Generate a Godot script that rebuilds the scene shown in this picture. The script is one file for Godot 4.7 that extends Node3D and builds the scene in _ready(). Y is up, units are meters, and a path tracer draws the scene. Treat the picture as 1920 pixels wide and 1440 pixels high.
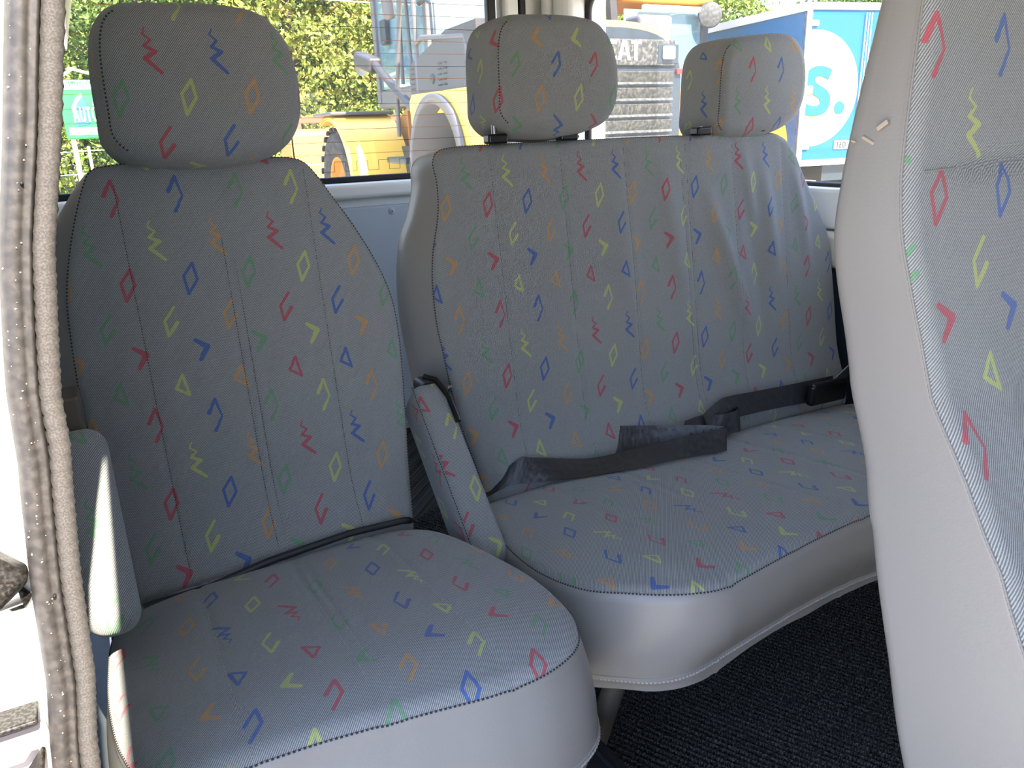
extends Node3D
# A minibus interior seen through its side door: two rear seats, part of a seat in front, a yard outside.

const TW := 0.424
const TH := 0.334
var rng := RandomNumberGenerator.new()
var used := {}
var M := {}

# ------------------------------------------------------------------ mesh builder
class MB:
	var v := PackedVector3Array()
	var n := PackedVector3Array()
	var t := PackedVector2Array()
	var i := PackedInt32Array()
	var c := PackedColorArray()

	func tri_flat(a: Vector3, b: Vector3, d: Vector3) -> void:
		var q := (b - a).cross(d - a).normalized()
		var k := v.size()
		v.append_array(PackedVector3Array([a, b, d]))
		n.append_array(PackedVector3Array([q, q, q]))
		t.append_array(PackedVector2Array([Vector2(a.x + a.z, a.y), Vector2(b.x + b.z, b.y), Vector2(d.x + d.z, d.y)]))
		i.append_array(PackedInt32Array([k, k + 2, k + 1]))

	func quad(a: Vector3, b: Vector3, d: Vector3, e: Vector3) -> void:
		tri_flat(a, b, d)
		tri_flat(a, d, e)

	# rows x cols of points; normals smoothed over the grid, turned away from centre
	func grid(rows: int, cols: int, p: PackedVector3Array, uv: PackedVector2Array, centre: Vector3, wrap := false, flip := 0) -> void:
		var nn := PackedVector3Array()
		nn.resize(p.size())
		for r in rows - 1:
			for k in cols - 1:
				var a := r * cols + k
				var q := (p[a + 1] - p[a]).cross(p[a + cols] - p[a]) + (p[a + cols] - p[a + cols + 1]).cross(p[a + 1] - p[a + cols + 1])
				nn[a] += q
				nn[a + 1] += q
				nn[a + cols] += q
				nn[a + cols + 1] += q
		if wrap:
			for r in rows:
				var s := nn[r * cols] + nn[r * cols + cols - 1]
				nn[r * cols] = s
				nn[r * cols + cols - 1] = s
		for r in [0, rows - 1]:
			if p[r * cols].distance_squared_to(p[r * cols + cols / 2]) < 1e-9:
				var s := Vector3.ZERO
				for k in cols:
					s += nn[r * cols + k]
				for k in cols:
					nn[r * cols + k] = s
		var sum := 0.0
		for k in p.size():
			nn[k] = nn[k].normalized()
			sum += nn[k].dot(p[k] - centre)
		var neg := sum < 0.0
		if flip != 0:
			neg = flip < 0
		var base := v.size()
		for k in p.size():
			v.append(p[k])
			n.append(-nn[k] if neg else nn[k])
			t.append(uv[k])
		for r in rows - 1:
			for k in cols - 1:
				var a := base + r * cols + k
				if neg:
					i.append_array(PackedInt32Array([a, a + 1, a + cols, a + 1, a + cols + 1, a + cols]))
				else:
					i.append_array(PackedInt32Array([a, a + cols, a + 1, a + 1, a + cols, a + cols + 1]))

	func tube(path: PackedVector3Array, rad: float, sides := 8, closed := false, rad2 := -1.0) -> void:
		var m := path.size()
		var pts := PackedVector3Array()
		var uv := PackedVector2Array()
		var cols := sides + 1
		var ref := Vector3.UP
		var total := 0.0
		var rows := m + (1 if closed else 0)
		var mid := Vector3.ZERO
		for k in rows:
			var j := k % m
			var a := path[(j - 1 + m) % m] if (closed or j > 0) else path[j]
			var b := path[(j + 1) % m] if (closed or j < m - 1) else path[j]
			var d := (b - a).normalized()
			if k == 0:
				ref = Vector3.UP if absf(d.y) < 0.9 else Vector3.RIGHT
			var s := d.cross(ref).normalized()
			var u := s.cross(d).normalized()
			ref = u
			if k > 0:
				total += path[j].distance_to(path[(j - 1 + m) % m])
			var r2 := rad if rad2 < 0.0 else lerpf(rad, rad2, float(k) / maxf(1.0, rows - 1.0))
			mid += path[j]
			for q in cols:
				var an := TAU * q / sides
				pts.append(path[j] + (s * cos(an) + u * sin(an)) * r2)
				uv.append(Vector2(float(q) / sides * TAU * r2, total))
		# orientation: test against the axis, not the middle
		var cc := pts[0] - path[0]
		var e1 := (pts[1] - pts[0]).cross(pts[cols] - pts[0])
		grid(rows, cols, pts, uv, mid / rows, true, 1 if e1.dot(cc) > 0.0 else -1)
		if not closed:
			for e in 2:
				var r0 := 0 if e == 0 else (rows - 1) * cols
				var o := path[0] if e == 0 else path[m - 1]
				for q in sides:
					if e == 0:
						tri_flat(o, pts[r0 + q], pts[r0 + q + 1])
					else:
						tri_flat(o, pts[r0 + q + 1], pts[r0 + q])

	# box with rounded edges; x = where it stands
	func rbox(x: Transform3D, h: Vector3, r := 0.0, seg := 3) -> void:
		if r <= 0.0:
			var q := []
			for k in 8:
				q.append(x * Vector3(h.x * (1 if k & 1 else -1), h.y * (1 if k & 2 else -1), h.z * (1 if k & 4 else -1)))
			quad(q[0], q[2], q[3], q[1])
			quad(q[4], q[5], q[7], q[6])
			quad(q[0], q[1], q[5], q[4])
			quad(q[2], q[6], q[7], q[3])
			quad(q[0], q[4], q[6], q[2])
			quad(q[1], q[3], q[7], q[5])
			return
		r = minf(r, minf(h.x, minf(h.y, h.z)) * 0.999)
		var ax := []
		for a in 3:
			var hh: float = h[a]
			var l := PackedFloat32Array()
			for k in seg + 1:
				l.append(-hh + r - r * tan(PI / 4 * (1.0 - float(k) / seg)))
			for k in seg + 1:
				l.append(hh - r + r * tan(PI / 4 * float(k) / seg))
			ax.append(l)
		for f in 6:
			var a := f / 2
			var b := (a + 1) % 3
			var d := (a + 2) % 3
			var lb: PackedFloat32Array = ax[b]
			var ld: PackedFloat32Array = ax[d]
			var pts := PackedVector3Array()
			var uv := PackedVector2Array()
			for s in lb.size():
				for k in ld.size():
					var p := Vector3.ZERO
					p[a] = h[a] * (1 if f % 2 else -1)
					p[b] = lb[s]
					p[d] = ld[k]
					var q := p.clamp(-h + Vector3.ONE * r, h - Vector3.ONE * r)
					pts.append(x * (q + (p - q).normalized() * r))
					uv.append(Vector2(lb[s], ld[k]) if a != 0 else Vector2(ld[k], lb[s]))
			grid(lb.size(), ld.size(), pts, uv, x.origin)

	func box(at: Vector3, size: Vector3, r := 0.0) -> void:
		rbox(Transform3D(Basis(), at), size / 2, r)

	# flat outline o + u*x + v*y, thick along w
	func prism(poly: PackedVector2Array, o: Vector3, u: Vector3, w: Vector3, d: Vector3) -> void:
		var idx := Geometry2D.triangulate_polygon(poly)
		var up := u.cross(w).dot(d) > 0.0
		for k in range(0, idx.size(), 3):
			var q := []
			for j in 3:
				var p := poly[idx[k + j]]
				q.append(o + u * p.x + w * p.y)
			var s: float = ((q[1] - q[0]).cross(q[2] - q[0])).dot(d)
			if s > 0.0:
				tri_flat(q[0], q[2], q[1])
				tri_flat(q[0] + d, q[1] + d, q[2] + d)
			else:
				tri_flat(q[0], q[1], q[2])
				tri_flat(q[0] + d, q[2] + d, q[1] + d)
		var ccw := not Geometry2D.is_polygon_clockwise(poly)
		for k in poly.size():
			var a := o + u * poly[k].x + w * poly[k].y
			var b2 := poly[(k + 1) % poly.size()]
			var b := o + u * b2.x + w * b2.y
			if ccw == up:
				quad(a, b, b + d, a + d)
			else:
				quad(b, a, a + d, b + d)

	# profile (radius, height) turned round an axis
	func lathe(prof: PackedVector2Array, at: Vector3, axis: Vector3, sides := 32) -> void:
		var ref := Vector3.UP if absf(axis.y) < 0.9 else Vector3.RIGHT
		var s := axis.cross(ref).normalized()
		var u := s.cross(axis).normalized()
		var pts := PackedVector3Array()
		var uv := PackedVector2Array()
		var mid := Vector3.ZERO
		for k in prof.size():
			mid += at + axis * prof[k].y
			for q in sides + 1:
				var an := TAU * q / sides
				pts.append(at + axis * prof[k].y + (s * cos(an) + u * sin(an)) * prof[k].x)
				uv.append(Vector2(float(q) / sides, prof[k].y))
		grid(prof.size(), sides + 1, pts, uv, mid / prof.size(), true)

	func mesh() -> ArrayMesh:
		var a := []
		a.resize(Mesh.ARRAY_MAX)
		a[Mesh.ARRAY_VERTEX] = v
		a[Mesh.ARRAY_NORMAL] = n
		a[Mesh.ARRAY_TEX_UV] = t
		if c.size() == v.size():
			a[Mesh.ARRAY_COLOR] = c
		a[Mesh.ARRAY_INDEX] = i
		var m := ArrayMesh.new()
		m.add_surface_from_arrays(Mesh.PRIMITIVE_TRIANGLES, a)
		return m

# ------------------------------------------------------------------ naming helpers
func numbered(called: String) -> String:
	if not used.has(called):
		used[called] = 0
		return called
	used[called] += 1
	return "%s_%03d" % [called, used[called]]

func put(called: String, b: MB, m: Material, parent: Node = null) -> MeshInstance3D:
	var o := MeshInstance3D.new()
	o.mesh = b.mesh()
	o.material_override = m
	o.cast_shadow = GeometryInstance3D.SHADOW_CASTING_SETTING_ON
	if parent == null:
		o.name = numbered(called)
		add_child(o)
	else:
		o.name = called
		parent.add_child(o, true)
	return o

func struct(called: String, b: MB, m: Material, label: String, category: String) -> MeshInstance3D:
	var o := put(called, b, m)
	o.set_meta("kind", "structure")
	tag(o, label, category)
	return o

func tag(o: Node, label: String, category: String, group := "") -> void:
	o.set_meta("label", label)
	o.set_meta("category", category)
	if group != "":
		o.set_meta("group", group)

func thing(called: String, label: String, category: String, group := "") -> Node3D:
	var o := Node3D.new()
	o.name = numbered(called)
	add_child(o)
	tag(o, label, category, group)
	return o

func mat(called: String, col: Color, rough := 0.6, metal := 0.0, spec := 0.5) -> StandardMaterial3D:
	var m := StandardMaterial3D.new()
	m.resource_name = called
	m.albedo_color = col
	m.roughness = rough
	m.metallic = metal
	m.metallic_specular = spec
	return m

func noise_tex(freq: float, size := 512, octaves := 4, ramp: Gradient = null, normal := false, bump := 4.0, kind := FastNoiseLite.TYPE_SIMPLEX_SMOOTH, sd := 1) -> NoiseTexture2D:
	var f := FastNoiseLite.new()
	f.noise_type = kind
	f.frequency = freq
	f.fractal_octaves = octaves
	f.seed = sd
	var x := NoiseTexture2D.new()
	x.width = size
	x.height = size
	x.seamless = true
	x.noise = f
	x.as_normal_map = normal
	x.bump_strength = bump
	if ramp:
		x.color_ramp = ramp
	return x

func ramp2(a: Color, b: Color, p := 0.0, q := 1.0) -> Gradient:
	var g := Gradient.new()
	g.set_color(0, a)
	g.set_offset(0, p)
	g.set_color(1, b)
	g.set_offset(1, q)
	return g

# ------------------------------------------------------------------ seat cloth: twill with woven figures
const CW := 1408
const CH := 1112
func draw_figure(img: PackedByteArray, cx: float, cy: float, segs: Array, col: Color, solid: float) -> void:
	# segs: [ax, ay, bx, by, half width a, half width b] in mm, y down
	var k := CW / (TW * 1000.0)
	var lo := Vector2(1e9, 1e9)
	var hi := -lo
	for s in segs:
		for j in [0, 2]:
			lo = lo.min(Vector2(s[j] - 4, s[j + 1] - 4))
			hi = hi.max(Vector2(s[j] + 4, s[j + 1] + 4))
	for py in range(int((cy + lo.y) * k), int((cy + hi.y) * k) + 1):
		for px in range(int((cx + lo.x) * k), int((cx + hi.x) * k) + 1):
			var p := Vector2(px / k - cx, py / k - cy)
			var inside := false
			for s in segs:
				var a := Vector2(s[0], s[1])
				var d := Vector2(s[2], s[3]) - a
				var f := clampf((p - a).dot(d) / d.length_squared(), 0.0, 1.0)
				# strokes end square, along the rib of the weave
				if (p - a - d * f).length_squared() < pow(lerpf(s[4], s[5], f), 2.0):
					inside = true
					break
			if inside:
				var x := posmod(px, CW)
				var y := posmod(py, CH)
				var ph := fposmod(157.0 * x / CW + 101.0 * y / CH, 1.0)
				var w := solid
				if ph < 0.38:
					w = solid * 0.35
				elif fposmod(157.0 * x / CW - 101.0 * y / CH, 1.0) < 0.3:
					w = solid * 0.7
				var at := (y * CW + x) * 3
				img[at] = int(lerpf(img[at], col.r8, w))
				img[at + 1] = int(lerpf(img[at + 1], col.g8, w))
				img[at + 2] = int(lerpf(img[at + 2], col.b8, w))

func path_segs(pts: Array, w: Array) -> Array:
	var out := []
	for k in pts.size() - 1:
		out.append([pts[k][0], pts[k][1], pts[k + 1][0], pts[k + 1][1], w[k], w[k + 1]])
	return out

func cloth_images() -> Array:
	var img := PackedByteArray()
	img.resize(CW * CH * 3)
	var hgt := PackedByteArray()
	hgt.resize(CW * CH)
	var speck := PackedFloat32Array()
	speck.resize(4099)
	for k in 4099:
		speck[k] = rng.randf()
	var at := 0
	for y in CH:
		var p0 := 101.0 * y / CH
		for x in CW:
			var ph := fposmod(157.0 * x / CW + p0, 1.0)
			var s := speck[(x * 7 + y * 131 + (x * y) % 977) % 4099]
			var rib := 0.5 - 0.5 * cos(TAU * ph)
			var g := 0.395 + 0.29 * rib + 0.17 * (s - 0.5)
			# small floats of the yarn along each rib
			if fposmod(157.0 * x / CW - 2.0 * p0, 1.0) < 0.3:
				g -= 0.04
			img[at * 3] = int(255.0 * clampf(g * 0.972, 0, 1))
			img[at * 3 + 1] = int(255.0 * clampf(g * 1.0, 0, 1))
			img[at * 3 + 2] = int(255.0 * clampf(g * 1.0, 0, 1))
			hgt[at] = int(255.0 * clampf(0.75 * rib + 0.25 * s, 0, 1))
			at += 1
	var green := Color(0.30, 0.60, 0.36)
	var yellow := Color(0.74, 0.80, 0.38)
	var orange := Color(0.80, 0.56, 0.28)
	var red := Color(0.72, 0.22, 0.28)
	var blue := Color(0.17, 0.32, 0.66)
	var cols := [green, yellow, orange, red, blue]
	var sol := [0.64, 0.80, 0.76, 0.84, 0.86]
	var zig := path_segs([[-2.7, -28.6], [-6.8, -21], [1.8, -13.4], [-6.8, -5.4], [5.7, 1.4], [-8, 10.4], [9.5, 28.6]], [1.0, 1.2, 1.5, 2.0, 2.8, 2.9, 2.3])
	var dia := path_segs([[6, -22.5], [9.2, 1.5], [-6, 22], [-8.8, -4.5], [6, -22.5]], [2.2, 2.1, 2.3, 2.1, 2.2])
	var lbr := path_segs([[8, -21], [-7.5, -2], [-5.5, 20.5], [9.5, 2.2]], [2.3, 2.1, 2.2, 2.6])
	var chev := path_segs([[-9, -15], [6, -3], [-6, 15]], [2.9, 4.4, 2.9])
	var tri := path_segs([[2.6, -17], [-9, 2.6], [8, 15], [2.6, -17]], [2.1, 2.2, 2.2, 2.1])
	var rbr := path_segs([[-8.5, -4], [3, -24], [9.2, 4], [-3.5, 25]], [3.0, 2.2, 1.5, 2.7])
	var rows := [[rbr, 30.0, 1], [zig, 95.0, 0], [dia, 155.0, 1], [lbr, 215.0, 0], [chev, 262.0, 1], [tri, 313.0, 0]]
	for r in rows:
		for k in 5:
			var c := (k + 3) % 5 if r[2] == 1 else k
			draw_figure(img, 20.0 + 84.8 * k + (38.5 if r[2] == 1 else 0.0), r[1], r[0], cols[c], sol[c])
	var a := Image.create_from_data(CW, CH, false, Image.FORMAT_RGB8, img)
	var h := Image.create_from_data(CW, CH, false, Image.FORMAT_L8, hgt)
	h.bump_map_to_normal_map(2.2)
	return [ImageTexture.create_from_image(a), ImageTexture.create_from_image(h)]

# ------------------------------------------------------------------ upholstery
func spline(ctrl: Array, count: int) -> PackedVector2Array:
	# closed Catmull-Rom through ctrl, evenly spaced
	var dense := PackedVector2Array()
	var m := ctrl.size()
	for k in m:
		var p0 := Vector2(ctrl[(k - 1 + m) % m][0], ctrl[(k - 1 + m) % m][1])
		var p1 := Vector2(ctrl[k][0], ctrl[k][1])
		var p2 := Vector2(ctrl[(k + 1) % m][0], ctrl[(k + 1) % m][1])
		var p3 := Vector2(ctrl[(k + 2) % m][0], ctrl[(k + 2) % m][1])
		# centripetal weights keep tight corners from looping
		var t1 := pow(p0.distance_to(p1), 0.5)
		var t2 := t1 + pow(p1.distance_to(p2), 0.5)
		var t3 := t2 + pow(p2.distance_to(p3), 0.5)
		for s in 24:
			var t := lerpf(t1, t2, s / 24.0)
			var a1 := p0 * ((t1 - t) / t1) + p1 * (t / t1)
			var a2 := p1 * ((t2 - t) / (t2 - t1)) + p2 * ((t - t1) / (t2 - t1))
			var a3 := p2 * ((t3 - t) / (t3 - t2)) + p3 * ((t - t2) / (t3 - t2))
			var b1 := a1 * ((t2 - t) / t2) + a2 * (t / t2)
			var b2 := a2 * ((t3 - t) / (t3 - t1)) + a3 * ((t - t1) / (t3 - t1))
			dense.append(b1 * ((t2 - t) / (t2 - t1)) + b2 * ((t - t1) / (t2 - t1)))
	var acc := PackedFloat32Array([0.0])
	for k in dense.size():
		acc.append(acc[k] + dense[k].distance_to(dense[(k + 1) % dense.size()]))
	var out := PackedVector2Array()
	var j := 0
	for k in count:
		var want := acc[acc.size() - 1] * k / count
		while acc[j + 1] < want:
			j += 1
		out.append(dense[j].lerp(dense[(j + 1) % dense.size()], (want - acc[j]) / maxf(1e-9, acc[j + 1] - acc[j])))
	return out

# A padded panel: face (cloth) inside the outline, rolled edge, then a border going back.
# spec: ctrl, place(Vector3 local)->Vector3, height(x,y)->float, roll, depth(x,y)->float, flare, seam (angle share), sgn, off
func pad(spec: Dictionary) -> Dictionary:
	var count: int = spec.get("count", 200)
	var o := spline(spec.ctrl, count)
	if Geometry2D.is_polygon_clockwise(o):
		o.reverse()
	var place: Callable = spec.place
	var height: Callable = spec.height
	var roll: float = spec.get("roll", 0.02)
	var seam: float = spec.get("seam", 0.7)
	var depth: Callable = spec.depth
	var flare: Callable = spec.get("flare", func(_x, _y): return 0.01)
	var sgn: float = spec.get("sgn", 1.0)
	var off: Vector2 = spec.get("off", Vector2.ZERO)
	var rings: int = spec.get("rings", 44)
	var lean: float = spec.get("lean", 0.0)
	var cloth: bool = spec.get("cloth_border", false)
	var only_left: bool = cloth
	var tucked: Callable = spec.get("tuck", func(_x): return 0.0)
	var nrm := PackedVector2Array()
	for k in count:
		var d := o[(k + 2) % count] - o[(k - 2 + count) % count]
		nrm.append(Vector2(d.y, -d.x).normalized())
	var mid := Vector2.ZERO
	for p in o:
		mid += p
	mid /= count
	if spec.has("mid"):
		mid = spec.mid
	var cols := count + 1
	var fp := PackedVector3Array()
	var fu := PackedVector2Array()
	var uvof := func(p: Vector2) -> Vector2:
		return Vector2((sgn * p.x + off.x) / TW, (-sgn * p.y + off.y) / TH)
	for r in rings + 1:
		var f := float(r) / rings
		for k in cols:
			var j := k % count
			var p := mid.lerp(o[j] - nrm[j] * roll, f)
			fp.append(place.call(Vector3(p.x, p.y, height.call(p.x, p.y))))
			fu.append(uvof.call(p))
	var seamline := PackedVector3Array()
	var turns := 6
	for r in range(1, turns + 1):
		var an := PI / 2 * seam * r / turns
		for k in cols:
			var j := k % count
			var q := o[j] - nrm[j] * roll
			var p := q + nrm[j] * roll * sin(an)
			var w: Vector3 = place.call(Vector3(p.x, p.y, height.call(q.x, q.y) - roll * (1.0 - cos(an))))
			fp.append(w)
			fu.append(uvof.call(q + nrm[j] * roll * an))
			if r == turns and k < count and (not only_left or nrm[j].x < -0.45):
				seamline.append(w)
	var centre: Vector3 = place.call(Vector3(mid.x, mid.y, -0.3))
	var face := MB.new()
	face.grid(rings + 1 + turns, cols, fp, fu, centre, true)
	# border
	var bp := PackedVector3Array()
	var bu := PackedVector2Array()
	var rows := 0
	var rearline := PackedVector3Array()
	var steps := []
	for r in turns + 1:
		steps.append([PI / 2 * lerpf(seam, 1.0, float(r) / turns), 0.0])
	for r in range(1, 15):
		steps.append([PI / 2, r / 14.0])
	var br: float = spec.get("back_roll", 0.02)
	for s in steps:
		var run := 0.0
		for k in cols:
			var j := k % count
			var q := o[j] - nrm[j] * roll
			var dd: float = depth.call(o[j].x, o[j].y)
			var fl: float = flare.call(o[j].x, o[j].y)
			var tuck: float = tucked.call(o[j].x)
			var p: Vector2 = q + nrm[j] * (roll * sin(s[0]) + fl * sin(PI * 0.5 * minf(1.0, s[1] * 1.35)) - tuck * s[1] * s[1]) + Vector2(0, lean * dd * s[1])
			var h: float = height.call(q.x, q.y) - roll * (1.0 - cos(s[0])) - dd * s[1]
			bp.append(place.call(Vector3(p.x, p.y, h)))
			bu.append(uvof.call(q + nrm[j] * (roll * s[0] + s[1] * dd)) if cloth else Vector2(run, s[1] * dd))
			run += o[j].distance_to(o[(j + 1) % count])
			if s[1] >= 1.0 and k < count:
				rearline.append(bp[bp.size() - 1])
		rows += 1
	for r in range(1, 6):
		var an := PI / 2 * r / 5
		for k in cols:
			var j := k % count
			var q := o[j] - nrm[j] * roll
			var dd: float = depth.call(o[j].x, o[j].y)
			var fl: float = flare.call(o[j].x, o[j].y)
			var tuck: float = tucked.call(o[j].x)
			var p := q + nrm[j] * (roll + fl - tuck - br * (1.0 - cos(an))) + Vector2(0, lean * dd)
			bp.append(place.call(Vector3(p.x, p.y, height.call(q.x, q.y) - roll - dd - br * sin(an))))
			bu.append(uvof.call(q + nrm[j] * (roll * PI / 2 + dd + br * an)) if cloth else Vector2(k * 0.01, dd + 0.01 * r))
		rows += 1
	var border := MB.new()
	border.grid(rows, cols, bp, bu, place.call(Vector3(mid.x, mid.y, -0.06)), true)
	# back
	var kp := PackedVector3Array()
	var ku := PackedVector2Array()
	for r in 9:
		var f := 1.0 - r / 8.0
		for k in cols:
			var j := k % count
			var q := o[j] - nrm[j] * roll
			var dd: float = depth.call(o[j].x, o[j].y)
			var fl: float = flare.call(o[j].x, o[j].y)
			var tuck: float = tucked.call(o[j].x)
			var p := mid.lerp(q + nrm[j] * (roll + fl - tuck - br) + Vector2(0, lean * dd), f)
			var qm := mid.lerp(q, f)
			kp.append(place.call(Vector3(p.x, p.y, minf(height.call(q.x, q.y), 0.01) - roll - dd - br)))
			ku.append(uvof.call(p + Vector2(0, 0.2)) if cloth else p)
	var back := MB.new()
	back.grid(9, cols, kp, ku, place.call(Vector3(mid.x, mid.y, 0.3)), true)
	return {"face": face, "border": border, "back": back, "seam": seamline, "rear": rearline, "outline": o}

func stitches(line: PackedVector3Array, every: float, share: float, rad: float, closed := true, lift := Vector3.ZERO) -> MB:
	# short threads along a line
	var b := MB.new()
	var c := Curve3D.new()
	c.bake_interval = 0.002
	for p in line:
		c.add_point(p + lift)
	if closed:
		c.add_point(line[0] + lift)
	var total := c.get_baked_length()
	var k := 0.0
	while k < total - every:
		var a := c.sample_baked(k)
		var d := c.sample_baked(k + every * share)
		b.tube(PackedVector3Array([a, d]), rad, 4)
		k += every
	return b

func surf_line(place: Callable, height: Callable, x: float, y0: float, y1: float, h := 0.0004) -> PackedVector3Array:
	var l := PackedVector3Array()
	for k in 61:
		var y := lerpf(y0, y1, k / 60.0)
		l.append(place.call(Vector3(x, y, height.call(x, y) + h)))
	return l

func frame(o: Vector3, u: Vector3, v: Vector3) -> Callable:
	var uu := u.normalized()
	var vv := v.normalized()
	var nn := uu.cross(vv)
	return func(p: Vector3) -> Vector3: return o + uu * p.x + vv * p.y + nn * p.z

func bump(x: float, c: float, w: float) -> float:
	return exp(-pow((x - c) / w, 2.0))

func groove(x: float, c: float) -> float:
	return -0.0022 * exp(-pow((x - c) / 0.004, 2.0))

# ------------------------------------------------------------------ scene
func _ready() -> void:
	rng.seed = 7
	# camera
	var cam := Camera3D.new()
	cam.name = "camera"
	cam.fov = 53.13
	cam.near = 0.02
	cam.far = 300.0
	cam.position = Vector3(0, 1.10, 0)
	cam.basis = Basis.from_euler(Vector3(deg_to_rad(-18.4), deg_to_rad(-28.0), -0.036))
	add_child(cam)
	cam.current = true
	# sky, sun, exposure
	var env := Environment.new()
	env.background_mode = Environment.BG_SKY
	var sm := ProceduralSkyMaterial.new()
	sm.sky_top_color = Color(0.64, 0.74, 0.92)
	sm.sky_horizon_color = Color(0.80, 0.83, 0.87)
	sm.ground_horizon_color = Color(0.62, 0.60, 0.56)
	sm.ground_bottom_color = Color(0.50, 0.47, 0.42)
	sm.sun_angle_max = 1.0
	sm.sky_energy_multiplier = 1.0
	var sky := Sky.new()
	sky.sky_material = sm
	env.sky = sky
	env.tonemap_mode = Environment.TONE_MAPPER_LINEAR
	env.tonemap_exposure = 6.8
	env.sdfgi_enabled = true
	env.ssao_enabled = true
	env.ssil_enabled = true
	var we := WorldEnvironment.new()
	we.name = "world"
	we.environment = env
	add_child(we)
	var sun := DirectionalLight3D.new()
	sun.name = "sun"
	sun.light_color = Color(1.0, 0.95, 0.87)
	sun.light_energy = 1.5
	sun.light_angular_distance = 0.55
	sun.shadow_enabled = true
	sun.look_at_from_position(Vector3(0.092, 0.72, 0.68), Vector3.ZERO)
	add_child(sun)

	make_materials()
	van_shell()
	rear_window()
	door_edge()
	single_seat()
	bench_seat()
	front_seat()
	seat_belt()
	yard()
	loader()
	second_machine()
	box_truck()
	billboard()
	trees()

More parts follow.
